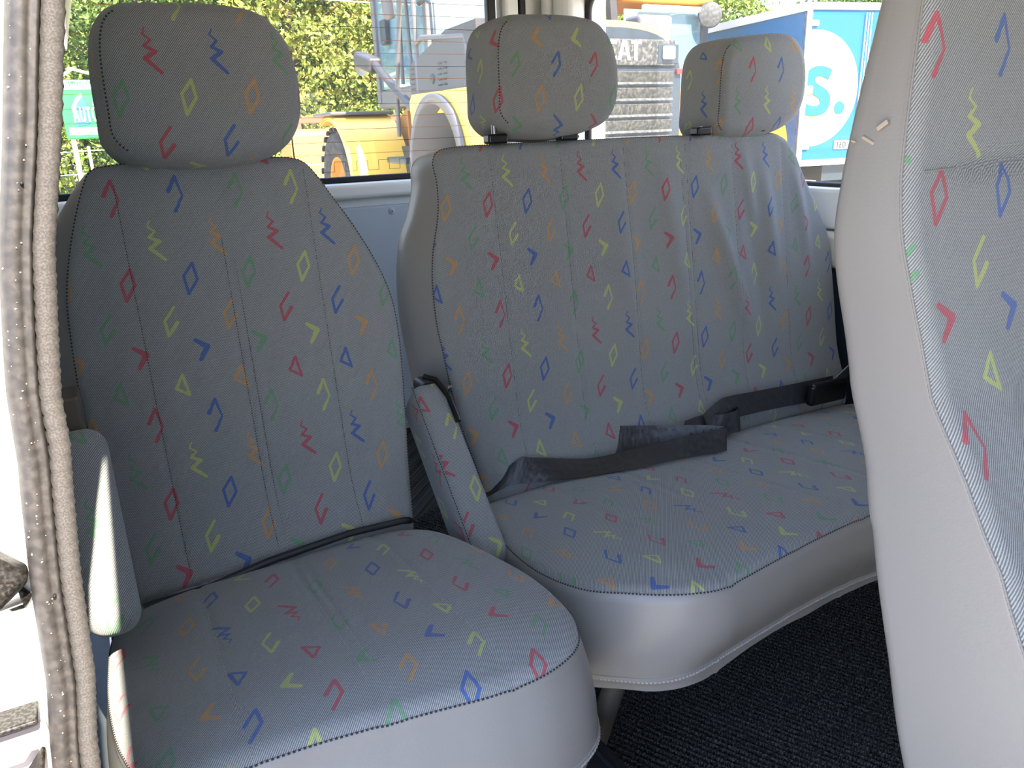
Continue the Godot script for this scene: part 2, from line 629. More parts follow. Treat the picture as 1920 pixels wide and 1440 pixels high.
func make_materials() -> void:
	var cl := cloth_images()
	var f := mat("seat cloth", Color(1, 1, 1), 0.92, 0.0, 0.3)
	f.albedo_texture = cl[0]
	f.normal_enabled = true
	f.normal_texture = cl[1]
	f.normal_scale = 0.6
	f.rim_enabled = true
	f.rim = 0.35
	f.rim_tint = 0.3
	M.cloth = f
	var grain := noise_tex(0.045, 512, 3, null, true, 3.0, FastNoiseLite.TYPE_CELLULAR, 3)
	var vy := mat("grey vinyl", Color(0.53, 0.525, 0.515), 0.38, 0.0, 0.5)
	vy.normal_enabled = true
	vy.normal_texture = grain
	vy.normal_scale = 0.22
	vy.uv1_triplanar = true
	vy.uv1_scale = Vector3.ONE * 14.0
	M.vinyl = vy
	M.scuff = mat("scuffed vinyl backing", Color(0.66, 0.62, 0.57), 0.85)
	M.thread = mat("grey thread", Color(0.62, 0.62, 0.61), 0.8)
	M.grey_thread = mat("mid grey thread", Color(0.52, 0.51, 0.50), 0.85)
	M.dark_thread = mat("dark thread", Color(0.16, 0.17, 0.19), 0.85)
	M.seam_gap = mat("vinyl seam cord", Color(0.53, 0.525, 0.515), 0.6)
	M.black_plastic = mat("black plastic", Color(0.035, 0.035, 0.04), 0.28)
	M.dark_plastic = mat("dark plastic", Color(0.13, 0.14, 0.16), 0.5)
	M.steel = mat("steel", Color(0.62, 0.62, 0.62), 0.3, 1.0)
	M.dark_steel = mat("seat leg steel", Color(0.36, 0.33, 0.29), 0.55, 0.2)
	var strap := mat("belt webbing", Color(0.16, 0.165, 0.175), 0.42)
	strap.normal_enabled = true
	strap.normal_texture = noise_tex(0.2, 256, 2, null, true, 2.0)
	strap.normal_scale = 0.2
	M.strap = strap
	var carpet := mat("ribbed carpet", Color(1, 1, 1), 0.98, 0.0, 0.15)
	carpet.albedo_texture = noise_tex(0.11, 512, 5, ramp2(Color(0.20, 0.20, 0.198), Color(0.42, 0.42, 0.41), 0.36, 0.84), false, 1.0, FastNoiseLite.TYPE_SIMPLEX, 5)
	carpet.normal_enabled = true
	carpet.normal_texture = noise_tex(0.16, 512, 4, null, true, 10.0, FastNoiseLite.TYPE_SIMPLEX, 6)
	carpet.normal_scale = 1.2
	carpet.uv1_scale = Vector3(3.4, 3.4, 3.4)
	M.carpet = carpet
	M.white_paint = mat("white body paint", Color(0.86, 0.87, 0.85), 0.28)
	M.panel = mat("blue grey lining panel", Color(0.64, 0.69, 0.72), 0.5)
	M.lining = mat("roof lining", Color(0.64, 0.62, 0.58), 0.9)
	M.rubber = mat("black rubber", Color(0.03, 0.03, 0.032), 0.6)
	var dr := mat("dusty rubber seal", Color(1, 1, 1), 0.55)
	dr.albedo_texture = noise_tex(0.02, 512, 5, ramp2(Color(0.155, 0.147, 0.145), Color(0.235, 0.22, 0.213), 0.3, 0.75), false, 1.0, FastNoiseLite.TYPE_SIMPLEX, 8)
	dr.uv1_triplanar = true
	dr.uv1_scale = Vector3.ONE * 9.0
	M.dusty = dr
	M.speck = mat("pale dust specks", Color(0.62, 0.58, 0.52), 0.9)
	var fl := mat("flocked seal lip", Color(1, 1, 1), 0.95)
	fl.albedo_texture = noise_tex(0.05, 512, 4, ramp2(Color(0.215, 0.205, 0.20), Color(0.30, 0.285, 0.275), 0.3, 0.7), false, 1.0, FastNoiseLite.TYPE_SIMPLEX, 9)
	fl.uv1_triplanar = true
	fl.uv1_scale = Vector3.ONE * 20.0
	M.flock = fl
	var gl := mat("window glass", Color(0.80, 0.88, 0.86, 0.06), 0.02)
	gl.transparency = BaseMaterial3D.TRANSPARENCY_ALPHA
	gl.metallic_specular = 0.22
	M.glass = gl
	M.wire = mat("heating wire", Color(0.62, 0.36, 0.10), 0.4, 0.3)  # orange puts the sun caught by the wires into their colour
	M.dark_wire = mat("printed dark line", Color(0.20, 0.11, 0.05), 0.6)
	var cast := mat("cast metal bracket", Color(1, 1, 1), 0.38, 0.6)
	cast.albedo_texture = noise_tex(0.03, 256, 4, ramp2(Color(0.12, 0.115, 0.11), Color(0.30, 0.285, 0.27), 0.3, 0.8), false, 1.0, FastNoiseLite.TYPE_SIMPLEX, 11)
	cast.uv1_triplanar = true
	cast.uv1_scale = Vector3.ONE * 34.0
	M.cast = cast
	# outdoors
	var gr := mat("yard gravel", Color(1, 1, 1), 0.95)
	gr.albedo_texture = noise_tex(0.04, 512, 5, ramp2(Color(0.62, 0.57, 0.50), Color(0.82, 0.77, 0.69), 0.25, 0.8), false, 1.0, FastNoiseLite.TYPE_SIMPLEX, 12)
	gr.uv1_triplanar = true
	gr.uv1_world_triplanar = true
	gr.uv1_scale = Vector3.ONE * 0.4
	M.gravel = gr
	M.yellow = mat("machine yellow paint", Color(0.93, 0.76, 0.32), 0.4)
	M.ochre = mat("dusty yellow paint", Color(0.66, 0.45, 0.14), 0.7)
	M.grey_metal = mat("grey painted metal", Color(0.21, 0.20, 0.205), 0.5)
	M.grey_light = mat("pale grey bodywork", Color(0.33, 0.325, 0.335), 0.5)
	M.slate = mat("dark slate paint", Color(0.15, 0.18, 0.21), 0.4)
	var lv := mat("dusty louvre", Color(1, 1, 1), 0.6)
	lv.albedo_texture = noise_tex(0.02, 512, 5, ramp2(Color(0.14, 0.15, 0.16), Color(0.32, 0.31, 0.28), 0.35, 0.8), false, 1.0, FastNoiseLite.TYPE_SIMPLEX, 14)
	lv.uv1_triplanar = true
	lv.uv1_scale = Vector3.ONE * 1.5
	M.louvre = lv
	var ty := mat("dusty tyre", Color(1, 1, 1), 0.9)
	ty.albedo_texture = noise_tex(0.012, 512, 5, ramp2(Color(0.14, 0.133, 0.128), Color(0.28, 0.26, 0.245), 0.3, 0.8), false, 1.0, FastNoiseLite.TYPE_SIMPLEX, 15)
	ty.uv1_triplanar = true
	ty.uv1_scale = Vector3.ONE * 1.3
	M.tyre = ty
	M.rust = mat("rusty red steel", Color(0.58, 0.30, 0.20), 0.8)
	M.bucket = mat("worn orange bucket paint", Color(0.82, 0.52, 0.28), 0.7)
	M.white = mat("white paint", Color(0.88, 0.88, 0.86), 0.5)
	M.red = mat("red reflector", Color(0.85, 0.14, 0.12), 0.35)
	M.amber = mat("amber lens", Color(0.95, 0.55, 0.08), 0.25)
	M.lens = mat("lamp lens", Color(0.86, 0.86, 0.80), 0.15)
	var cg := mat("tinted cab glass", Color(0.45, 0.60, 0.66, 0.35), 0.05)
	cg.transparency = BaseMaterial3D.TRANSPARENCY_ALPHA
	M.cab_glass = cg
	M.truck_blue = mat("truck cyan blue", Color(0.05, 0.315, 0.49), 0.35)
	M.truck_yellow = mat("pale yellow print", Color(0.64, 0.60, 0.34), 0.5)
	M.aluminium = mat("pale aluminium", Color(0.85, 0.85, 0.84), 0.4, 0.2)
	M.sign_green = mat("green sign print", Color(0.10, 0.55, 0.25), 0.5)
	M.sign_blue = mat("blue sign print", Color(0.12, 0.32, 0.72), 0.5)
	M.sign_grey = mat("grey sign print", Color(0.70, 0.74, 0.76), 0.5)
	M.pole = mat("cream post", Color(0.85, 0.78, 0.58), 0.7)
	M.concrete = mat("pale concrete", Color(0.66, 0.62, 0.60), 0.9)
	M.bark = mat("tree bark", Color(0.34, 0.28, 0.22), 0.95)
	for k in 3:
		var lf := mat("leaf", [Color(0.43, 0.52, 0.21), Color(0.36, 0.47, 0.19), Color(0.50, 0.55, 0.24)][k], 0.6)
		lf.backlight_enabled = true
		lf.backlight = Color(0.30, 0.35, 0.12)
		lf.vertex_color_use_as_albedo = true
		M["leaf%d" % k] = lf

# ------------------------------------------------------------------ the van
func side_x(y: float) -> float:
	# inner edge of the door opening at height y: the body leans in towards the roof
	var ys := [0.0, 0.45, 0.70, 0.75, 0.83, 0.89, 0.92, 0.95, 0.99, 1.04, 1.11, 1.175, 1.40, 1.52, 1.64]
	var xs := [-0.105, -0.085, -0.062, -0.054, -0.048, -0.041, -0.037, -0.036, -0.030, -0.022, -0.005, 0.009, 0.065, 0.10, 0.15]
	for k in ys.size() - 1:
		if y <= ys[k + 1]:
			return lerpf(xs[k], xs[k + 1], clampf((y - ys[k]) / (ys[k + 1] - ys[k]), 0, 1))
	return xs[xs.size() - 1]

func side_strip(b: MB, y0: float, y1: float, z0: float, z1: float, thick := 0.09, inset := 0.012) -> void:
	# a piece of the curved body side with an inner and an outer skin
	var inner := PackedVector2Array()
	var steps := maxi(2, int((y1 - y0) / 0.05))
	for k in steps + 1:
		var y := lerpf(y0, y1, float(k) / steps)
		inner.append(Vector2(side_x(y) - inset, y))
	for k in steps + 1:
		var y := lerpf(y1, y0, float(k) / steps)
		inner.append(Vector2(side_x(y) - inset - thick, y))
	b.prism(inner, Vector3(0, 0, z0), Vector3.RIGHT, Vector3.UP, Vector3(0, 0, z1 - z0))

func van_shell() -> void:
	# carpet floor with real ribs, laid slanting
	var b := MB.new()
	var d1 := Vector3(sin(deg_to_rad(-27.5)), 0, -cos(deg_to_rad(-27.5)))
	var d2 := Vector3(-d1.z, 0, d1.x)
	var mid := Vector3(0.8, 0, -0.7)
	b.box(Vector3(0.79, -0.05, -0.40), Vector3(1.84, 0.08, 4.6))
	var floor_o := struct("floor", b, M.carpet, "dark ribbed carpet on the minibus floor under the seats", "floor")
	b = MB.new()
	var ribs := 150
	var pitch := 0.0125
	var pts := PackedVector3Array()
	var uv := PackedVector2Array()
	var per := 6
	var rows := 40
	for r in rows + 1:
		var s := lerpf(-1.15, 1.15, float(r) / rows)
		for k in ribs * per + 1:
			var a := (float(k) / per - ribs / 2.0) * pitch
			var wob := 0.0012 * sin(s * 90.0 + k * 1.7)
			var p := mid + d1 * s + d2 * (a + wob)
			p.x = clampf(p.x, -0.10, 1.68)
			p.z = clampf(p.z, -2.68, 0.6)
			p.y = 0.002 + 0.0110 * pow(absf(sin(PI * k / per)), 0.7) + 0.0008 * sin(s * 230.0 + k * 2.1)
			pts.append(p)
			uv.append(Vector2(a, s))
	b.grid(rows + 1, ribs * per + 1, pts, uv, mid - Vector3(0, 5, 0))
	var ribbed := put("carpet_ribs", b, M.carpet, floor_o)
	ribbed.set_meta("kind", "stuff")
	# roof
	b = MB.new()
	b.rbox(Transform3D(Basis(), Vector3(0.92, 1.68, -0.35)), Vector3(0.82, 0.035, 2.42), 0.03)
	struct("ceiling", b, M.lining, "pale lined roof over the seats", "ceiling")
	# left side (the door side)
	b = MB.new()
	side_strip(b, 0.0, 0.93, -2.75, -0.545, 0.04, 0.060)
	side_strip(b, 0.93, 1.36, -2.75, -0.545, 0.04, 0.060)  # closed over out of view to keep sun off the seat back
	side_strip(b, 1.36, 1.66, -0.60, 2.0, 0.030, -0.021)  # unseen header, its edge shaped to bound the sun patch
	side_strip(b, 1.36, 1.66, -2.75, -0.49, 0.06, 0.02)  # extended past the jamb, out of view, to block a stray sun strip
	side_strip(b, 0.0, 1.36, 0.90, 1.02)
	side_strip(b, 0.0, 0.90, 1.02, 2.0)
	side_strip(b, 0.90, 1.36, 1.80, 2.0)
	struct("wall_left", b, M.white_paint, "white painted body side beside the open sliding door", "body side")
	b = MB.new()
	b.rbox(Transform3D(Basis(), Vector3(-0.136, 0.45, -1.62)), Vector3(0.008, 0.42, 1.05), 0.008)
	var liner := struct("trim_1", b, M.panel, "blue grey lining panel low on the body side behind the single seat", "lining panel")
	# right side with window openings
	b = MB.new()
	b.box(Vector3(1.76, 0.45, -0.375), Vector3(0.08, 0.90, 4.75))
	b.box(Vector3(1.76, 1.61, -0.375), Vector3(0.08, 0.10, 4.75))
	b.box(Vector3(1.76, 1.23, -2.65), Vector3(0.08, 0.68, 0.20))
	b.box(Vector3(1.76, 1.23, -0.02), Vector3(0.08, 0.68, 1.60))  # solid panel added out of view to keep daylight off the headrests
	b.box(Vector3(1.76, 1.23, 0.70), Vector3(0.08, 0.68, 0.14))
	b.box(Vector3(1.76, 1.23, 1.92), Vector3(0.08, 0.68, 0.14))
	var wr := struct("wall_right", b, M.white_paint, "white painted body side with windows behind the bench", "body side")
	# bodywork under the side window: stepped pressings
	b = MB.new()
	b.rbox(Transform3D(Basis(), Vector3(1.70, 0.875, -1.70)), Vector3(0.020, 0.052, 0.88), 0.012)
	put("window_ledge", b, M.white_paint, wr)
	b = MB.new()
	b.rbox(Transform3D(Basis(Vector3.FORWARD, 0.10), Vector3(1.675, 0.775, -1.70)), Vector3(0.032, 0.045, 0.88), 0.02)
	put("lower_ledge", b, M.white_paint, wr)
	for z in [-1.44, -1.75, -2.1]:
		b = MB.new()
		b.lathe(PackedVector2Array([Vector2(0.0001, 0.005), Vector2(0.004, 0.0045), Vector2(0.006, 0.002), Vector2(0.006, -0.004)]), Vector3(1.680, 0.885, z), Vector3.LEFT, 14)
		put("rivet", b, M.white_paint, wr)
	b = MB.new()
	b.rbox(Transform3D(Basis(), Vector3(1.715, 0.37, -1.70)), Vector3(0.012, 0.355, 0.95), 0.01)
	put("lining", b, M.slate, wr)
	# rear quarter pillar trim seen beside the middle headrest
	b = MB.new()
	b.rbox(Transform3D(Basis(), Vector3(1.675, 1.14, -2.62)), Vector3(0.045, 0.46, 0.075), 0.03)
	var dp := struct("trim_2", b, M.white_paint, "white rear corner pillar between rear and side windows", "pillar")
	b = MB.new()
	b.rbox(Transform3D(Basis(Vector3.UP, 0.5), Vector3(1.625, 1.14, -2.665)), Vector3(0.030, 0.46, 0.02), 0.016)
	put("pillar_flange", b, M.white_paint, dp)
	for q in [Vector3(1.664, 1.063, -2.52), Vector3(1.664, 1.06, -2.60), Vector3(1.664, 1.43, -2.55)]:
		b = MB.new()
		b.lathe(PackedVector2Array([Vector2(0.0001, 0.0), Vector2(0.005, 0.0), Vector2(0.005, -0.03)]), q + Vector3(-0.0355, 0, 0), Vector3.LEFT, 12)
		put("hole_disc", b, M.rubber, dp)  # black discs stand in for the shade inside open holes
	# unseen partition added to cut light from the cab, open strip in it
	b = MB.new()
	b.box(Vector3(0.80, 0.50, 0.98), Vector3(1.95, 1.02, 0.05))
	b.box(Vector3(0.80, 1.54, 0.98), Vector3(1.95, 0.24, 0.05))
	struct("added_wall_front", b, M.dark_plastic, "unseen partition added to cut front light, behind the driver's cab", "partition")

	# side window beside the bench
	b = MB.new()
	b.box(Vector3(1.775, 1.235, -1.685), Vector3(0.005, 0.64, 1.74))
	var w2 := struct("window_2", b, M.glass, "side window pane to the right of the bench seat", "window")
	b = MB.new()
	var ol := PackedVector3Array()
	var rr := 0.06
	for q in [[-2.55, 0.925, 2], [-0.83, 0.925, 3], [-0.83, 1.545, 0], [-2.55, 1.545, 1]]:
		var cz: float = q[0] + (rr if q[0] < -2 else -rr)
		var cy: float = q[1] + (rr if q[1] < 1.2 else -rr)
		for k in 7:
			var an: float = PI / 2 * (q[2] + k / 6.0)
			ol.append(Vector3(1.722, cy + rr * sin(an), cz + rr * cos(an)))
	b.tube(ol, 0.014, 8, true)
	put("gasket", b, M.rubber, w2)

func rear_window() -> void:
	# tailgate: frame pressings round a wide heated pane
	var z := -2.70
	var b := MB.new()
	b.box(Vector3(0.79, 0.44, z - 0.03), Vector3(1.84, 0.96, 0.05))
	b.box(Vector3(0.79, 1.62, z - 0.03), Vector3(1.84, 0.12, 0.05))
	b.box(Vector3(1.57, 1.24, z - 0.03), Vector3(0.28, 0.66, 0.05))
	b.box(Vector3(-0.13, 1.24, z - 0.03), Vector3(0.06, 0.66, 0.05))
	var wr := struct("wall_rear", b, M.white_paint, "white painted tailgate behind the rear seats", "tailgate")
	b = MB.new()
	b.rbox(Transform3D(Basis(), Vector3(0.68, 0.912, z + 0.016)), Vector3(0.80, 0.028, 0.022), 0.018)
	put("sill_pressing", b, M.white_paint, wr)
	b = MB.new()
	b.rbox(Transform3D(Basis(), Vector3(0.68, 0.432, z + 0.012)), Vector3(0.80, 0.424, 0.012), 0.008)
	var pn := put("lining_panel", b, M.panel, wr)
	for x in [0.40, 0.96, 1.30]:
		b = MB.new()
		b.lathe(PackedVector2Array([Vector2(0.0001, 0.006), Vector2(0.005, 0.0055), Vector2(0.011, 0.003), Vector2(0.013, 0.0)]), Vector3(x, 0.834, z + 0.024), Vector3.BACK, 18)
		put("screw_cap", b, M.panel, pn)
		b = MB.new()
		b.lathe(PackedVector2Array([Vector2(0.0001, 0.0005), Vector2(0.003, 0.0005), Vector2(0.003, -0.002)]), Vector3(x, 0.834, z + 0.0305), Vector3.BACK, 10)
		put("screw", b, M.dark_steel, pn)
	# pressed frame between pane and corner pillar
	b = MB.new()
	b.rbox(Transform3D(Basis(), Vector3(1.475, 1.25, z + 0.012)), Vector3(0.030, 0.33, 0.02), 0.016)
	put("frame_pressing", b, M.white_paint, wr)
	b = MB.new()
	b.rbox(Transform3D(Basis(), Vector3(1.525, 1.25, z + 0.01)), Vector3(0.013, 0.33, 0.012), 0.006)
	put("tailgate_gap_strip", b, M.rubber, wr)  # black strip in place of the shaded gap beside the tailgate
	b = MB.new()
	b.box(Vector3(0.65, 1.26, z - 0.02), Vector3(1.50, 0.62, 0.005))
	var w := struct("window_1", b, M.glass, "wide heated rear window pane behind the rear seats", "window")
	b = MB.new()
	b.box(Vector3(0.65, 0.950, z - 0.003), Vector3(1.54, 0.022, 0.03), 0.006)
	b.box(Vector3(0.65, 1.562, z - 0.003), Vector3(1.54, 0.022, 0.03), 0.006)
	b.box(Vector3(1.402, 1.26, z - 0.003), Vector3(0.034, 0.60, 0.03), 0.006)
	b.box(Vector3(-0.098, 1.26, z - 0.003), Vector3(0.022, 0.60, 0.03), 0.006)
	put("gasket", b, M.rubber, w)
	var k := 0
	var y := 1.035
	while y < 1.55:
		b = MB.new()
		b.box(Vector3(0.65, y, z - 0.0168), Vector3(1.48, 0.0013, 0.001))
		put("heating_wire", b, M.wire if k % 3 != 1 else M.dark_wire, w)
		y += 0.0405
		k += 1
	# meander printed along the lower edge
	b = MB.new()
	var x := 0.10
	var up := false
	while x < 1.36:
		var yy := 1.010 if up else 0.978
		b.box(Vector3(x + 0.02, yy, z - 0.0168), Vector3(0.041, 0.0012, 0.001))
		b.box(Vector3(x + 0.04, 0.994, z - 0.0168), Vector3(0.0012, 0.033, 0.001))
		up = not up
		x += 0.04
	put("meander_line", b, M.dark_wire, w)

func door_edge() -> void:
	# rubber seal round the door opening: outer bulb, then a flocked lip
	var outer := PackedVector3Array()
	var lipc := []
	for k in 60:
		var y := lerpf(0.02, 1.37, k / 59.0)
		outer.append(Vector3(side_x(y), y, -0.53))
	var b := MB.new()
	# cross-section swept up the pillar
	var sec := [[-0.0285, -0.012], [-0.0275, 0.000], [-0.024, 0.006], [-0.019, 0.008], [-0.0165, 0.0055], [-0.0145, 0.0035], [-0.0125, 0.006], [-0.0110, 0.004], [-0.0105, -0.002], [-0.0110, -0.012]]
	var pts := PackedVector3Array()
	var uv := PackedVector2Array()
	for k in 60:
		for s in sec:
			pts.append(outer[k] + Vector3(s[0], 0.0006 * sin(k * 1.9 + s[0] * 300.0), s[1]))
			uv.append(Vector2(s[0], outer[k].y))
	b.grid(60, sec.size(), pts, uv, Vector3(-0.06, 0.7, -0.60))
	var sl := struct("trim_3", b, M.dusty, "dusty grey rubber seal along the edge of the door opening", "door seal")
	b = MB.new()
	pts = PackedVector3Array()
	uv = PackedVector2Array()
	var lip := []
	for q in 13:
		var an := lerpf(-0.5, PI + 0.7, q / 12.0)
		lip.append([-0.0045 - 0.0062 * cos(an), -0.004 + 0.0085 * sin(an)])
	for k in 420:
		var y := lerpf(0.02, 1.37, k / 419.0)
		for q in 13:
			var s: Array = lip[q]
			# the knitted sleeve: small slanting ridges
			var rid := 0.00055 * sin(k * 2.1 + (q % 2) * 2.0) * (1.0 if q > 1 and q < 11 else 0.0)
			var an := lerpf(-0.5, PI + 0.7, q / 12.0)
			pts.append(Vector3(side_x(y) + s[0] - rid * cos(an), y, -0.53 + s[1] + rid * sin(an)))
			uv.append(Vector2(s[0], y))
	b.grid(420, 13, pts, uv, Vector3(side_x(0.9) - 0.004, 0.75, -0.60))
	put("flocked_lip", b, M.flock, sl)
	# grains of dirt stuck on the rubber
	b = MB.new()
	for k in 130:
		var y := rng.randf_range(0.66, 1.20)
		var s: Array = sec[rng.randi_range(2, 5)]
		var r := rng.randf_range(0.00014, 0.00038)
		b.rbox(Transform3D(Basis.from_euler(Vector3(k, k * 2.0, k * 3.0)), Vector3(side_x(y) + s[0] + rng.randf_range(-0.001, 0.001), y, -0.53 + s[1] - 0.0002)), Vector3(r, r * 1.4, r))
	var sp := put("dirt_grains", b, M.speck, sl)
	sp.set_meta("kind", "stuff")
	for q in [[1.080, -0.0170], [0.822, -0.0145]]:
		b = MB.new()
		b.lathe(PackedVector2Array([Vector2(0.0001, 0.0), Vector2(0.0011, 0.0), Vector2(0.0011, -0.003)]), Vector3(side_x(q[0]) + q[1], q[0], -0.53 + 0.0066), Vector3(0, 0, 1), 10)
		put("vent_hole_disc", b, M.rubber, sl)  # black disc painted as the dark inside of a vent hole
	# white jamb facing forward, outside the seal
	b = MB.new()
	var poly := PackedVector2Array()
	for k in 31:
		var y := lerpf(0.0, 1.36, k / 30.0)
		poly.append(Vector2(side_x(y) - 0.020, y))
	for k in 31:
		var y := lerpf(1.36, 0.0, k / 30.0)
		poly.append(Vector2(side_x(y) - 0.17, y))
	b.prism(poly, Vector3(0, 0, -0.575), Vector3.RIGHT, Vector3.UP, Vector3(0, 0, 0.03))
	struct("trim_4", b, M.white_paint, "white painted door jamb outside the rubber seal, in full sun", "door jamb")
	# latch bracket bolted on the jamb
	var t := thing("latch_bracket", "cast metal latch bracket bolted to the white door jamb", "bracket")
	t.position = Vector3(-0.10, 0.84, -0.545)
	b = MB.new()
	b.rbox(Transform3D(Basis(Vector3.BACK, -0.85), Vector3(-0.004, 0.010, 0.012)), Vector3(0.030, 0.0165, 0.012), 0.008, 5)
	put("arm", b, M.cast, t)
	b = MB.new()
	b.tube(PackedVector3Array([Vector3(-0.06, -0.0155, 0.016), Vector3(-0.01, -0.0165, 0.017), Vector3(0.018, -0.014, 0.014)]), 0.0065, 12)
	put("striker_pin", b, M.steel, t)
	b = MB.new()
	b.lathe(PackedVector2Array([Vector2(0.0001, 0.007), Vector2(0.006, 0.0065), Vector2(0.0085, 0.003), Vector2(0.009, 0.0)]), Vector3(0.014, -0.022, 0.002), Vector3(0, 0, 1), 6)
	put("bolt", b, M.cast, t)
	# rail below it
	t = thing("door_rail", "bent steel sliding door rail below the latch bracket", "rail")
	b = MB.new()
	b.rbox(Transform3D(Basis(), Vector3(-0.155, 0.734, -0.535)), Vector3(0.065, 0.0022, 0.012), 0.002)
	put("upper_lip", b, M.cast, t)
	b = MB.new()
	b.prism(PackedVector2Array([Vector2(-0.21, 0.0), Vector2(-0.093, 0.0), Vector2(-0.103, -0.020), Vector2(-0.21, -0.022)]), Vector3(0, 0.727, -0.515), Vector3.RIGHT, Vector3(0, 0.86, 0.5), Vector3(0, -0.0016, 0.003))
	put("rail_face", b, M.aluminium, t)
	b = MB.new()
	b.prism(PackedVector2Array([Vector2(-0.21, 0.0), Vector2(-0.088, 0.0), Vector2(-0.086, -0.05), Vector2(-0.21, -0.05)]), Vector3(0, 0.722, -0.54), Vector3.RIGHT, Vector3.UP, Vector3(0, 0, 0.003))
	put("rail_back", b, M.concrete, t)
	b = MB.new()
	b.rbox(Transform3D(Basis(Vector3.BACK, 0.9), Vector3(-0.098, 0.700, -0.520)), Vector3(0.010, 0.0015, 0.012), 0.001)
	put("rail_tab", b, M.cast, t)

# ------------------------------------------------------------------ seats
func add_pad(p: Dictionary, called: String, parent: Node, border_mat: Material, border_name: String, stitch_rear := true, thread: Material = null, drop := 0.0) -> MeshInstance3D:
	var f := put(called, p.face, M.cloth, parent)
	put(border_name, p.border, border_mat, f)
	put("back_cover", p.back, border_mat, f)
	var b := MB.new()
	var ring: bool = border_mat != M.cloth
	var line: PackedVector3Array = p.seam
	if not ring:
		# only the side seam shows; begin where the run starts
		var at := 0
		for k in line.size():
			if line[k].distance_to(line[(k - 1 + line.size()) % line.size()]) > 0.03:
				at = k
		line = line.slice(at) + line.slice(0, at)
	b.tube(line, 0.0011, 6, ring)
	put("seam", b, M.seam_gap, f)
	put("seam_stitching", stitches(line, 0.0052, 0.55, 0.0017 if thread else 0.0015, ring), thread if thread else M.dark_thread, f)
	if stitch_rear:
		put("rear_stitching", stitches(p.rear, 0.006, 0.6, 0.0008 if drop == 0.0 else 0.0024, true, Vector3(0, -drop, 0)), M.thread, f)
	return f

func skirt(line: PackedVector3Array, drop: float, tuck: float, centre: Vector3, ripple := 0.0015) -> MB:
	# loose flap hanging below a lower seam
	var b := MB.new()
	var n := line.size()
	var pts := PackedVector3Array()
	var uv := PackedVector2Array()
	for r in 7:
		var f := r / 6.0
		for k in n + 1:
			var p := line[k % n]
			var out := Vector3(p.x - centre.x, 0, p.z - centre.z).normalized()
			var push := 0.0025 * sin(PI * minf(1.0, f * 2.0)) - tuck * f + ripple * f * sin(k * 0.43) * sin(k * 0.11 + 1.0)
			pts.append(p + out * push + Vector3.DOWN * (drop * f * (1.0 + 0.10 * sin(k * 0.23))))
			uv.append(Vector2(k * 0.01, f * drop))
	b.grid(7, n + 1, pts, uv, centre, true)
	return b

func headrest_guides(parent: Node, spots: Array, up: Vector3, bottom_y: float) -> void:
	for s in spots:
		var at: Vector3 = s
		var b := MB.new()
		b.rbox(Transform3D(Basis(), at + Vector3(0, 0.003, 0.004)), Vector3(0.0205, 0.0090, 0.0140), 0.005, 4)
		var g := put("post_guide", b, M.black_plastic, parent)
		b = MB.new()
		b.tube(PackedVector3Array([at + up * 0.004, at + up * (bottom_y - at.y + 0.03)]), 0.0052, 12)
		put("post", b, M.steel, g)

func head_pad(cx: float, cy: float, z: float, sgn: float, off: Vector2, wide := 1.0, tilt := -0.08, lift := 0.0) -> Dictionary:
	var ctrl := []
	for q in [[-0.134, 0.045], [-0.140, -0.040], [-0.139, -0.078], [-0.118, -0.103], [-0.085, -0.112], [0.0, -0.118], [0.070, -0.108], [0.105, -0.092], [0.126, -0.062], [0.133, -0.022], [0.130, 0.025], [0.116, 0.060], [0.088, 0.085], [0.05, 0.093], [-0.05, 0.094], [-0.100, 0.090], [-0.121, 0.076]]:
		ctrl.append([cx + q[0] * wide, cy - 1.2 + (q[1] + 0.012) * (1.05 if q[1] > 0 else 1.0) + lift * q[0]])
	return {
		"ctrl": ctrl, "place": frame(Vector3(0, 1.2, z), Vector3.RIGHT, Vector3(0, 1, tilt)),
		"height": func(x: float, y: float) -> float: return 0.010 - 0.55 * pow((x - cx) / 1.0, 2.0) * 0.8 - 0.6 * pow(y - cy + 1.2, 2.0),
		"roll": 0.034, "seam": 0.50, "depth": func(_x, _y): return 0.080, "flare": func(_x, _y): return 0.004, "back_roll": 0.026,
		"sgn": sgn, "off": off, "count": 140, "rings": 30, "cloth_border": true}

func arm_pad(b: MB, a: Vector3, d: Vector3, half_x: float, half_t: float, r: float, off: Vector2) -> void:
	# padded arm between two points, cloth uv along its length
	var dir := (d - a).normalized()
	var x := Vector3.RIGHT
	x = (x - dir * x.dot(dir)).normalized()
	var n := x.cross(dir).normalized()
	var basis := Basis(x, dir, n)
	var k := b.t.size()
	b.rbox(Transform3D(basis, (a + d) / 2), Vector3(half_x, a.distance_to(d) / 2, half_t), r, 8)
	for j in range(k, b.t.size()):
		var loc := basis.inverse() * (b.v[j] - (a + d) / 2)
		var nn := basis.inverse() * b.n[j]
		var across := loc.x if absf(nn.z) > absf(nn.x) else loc.z
		b.t[j] = Vector2((across + off.x) / TW, (loc.y + off.y) / TH)

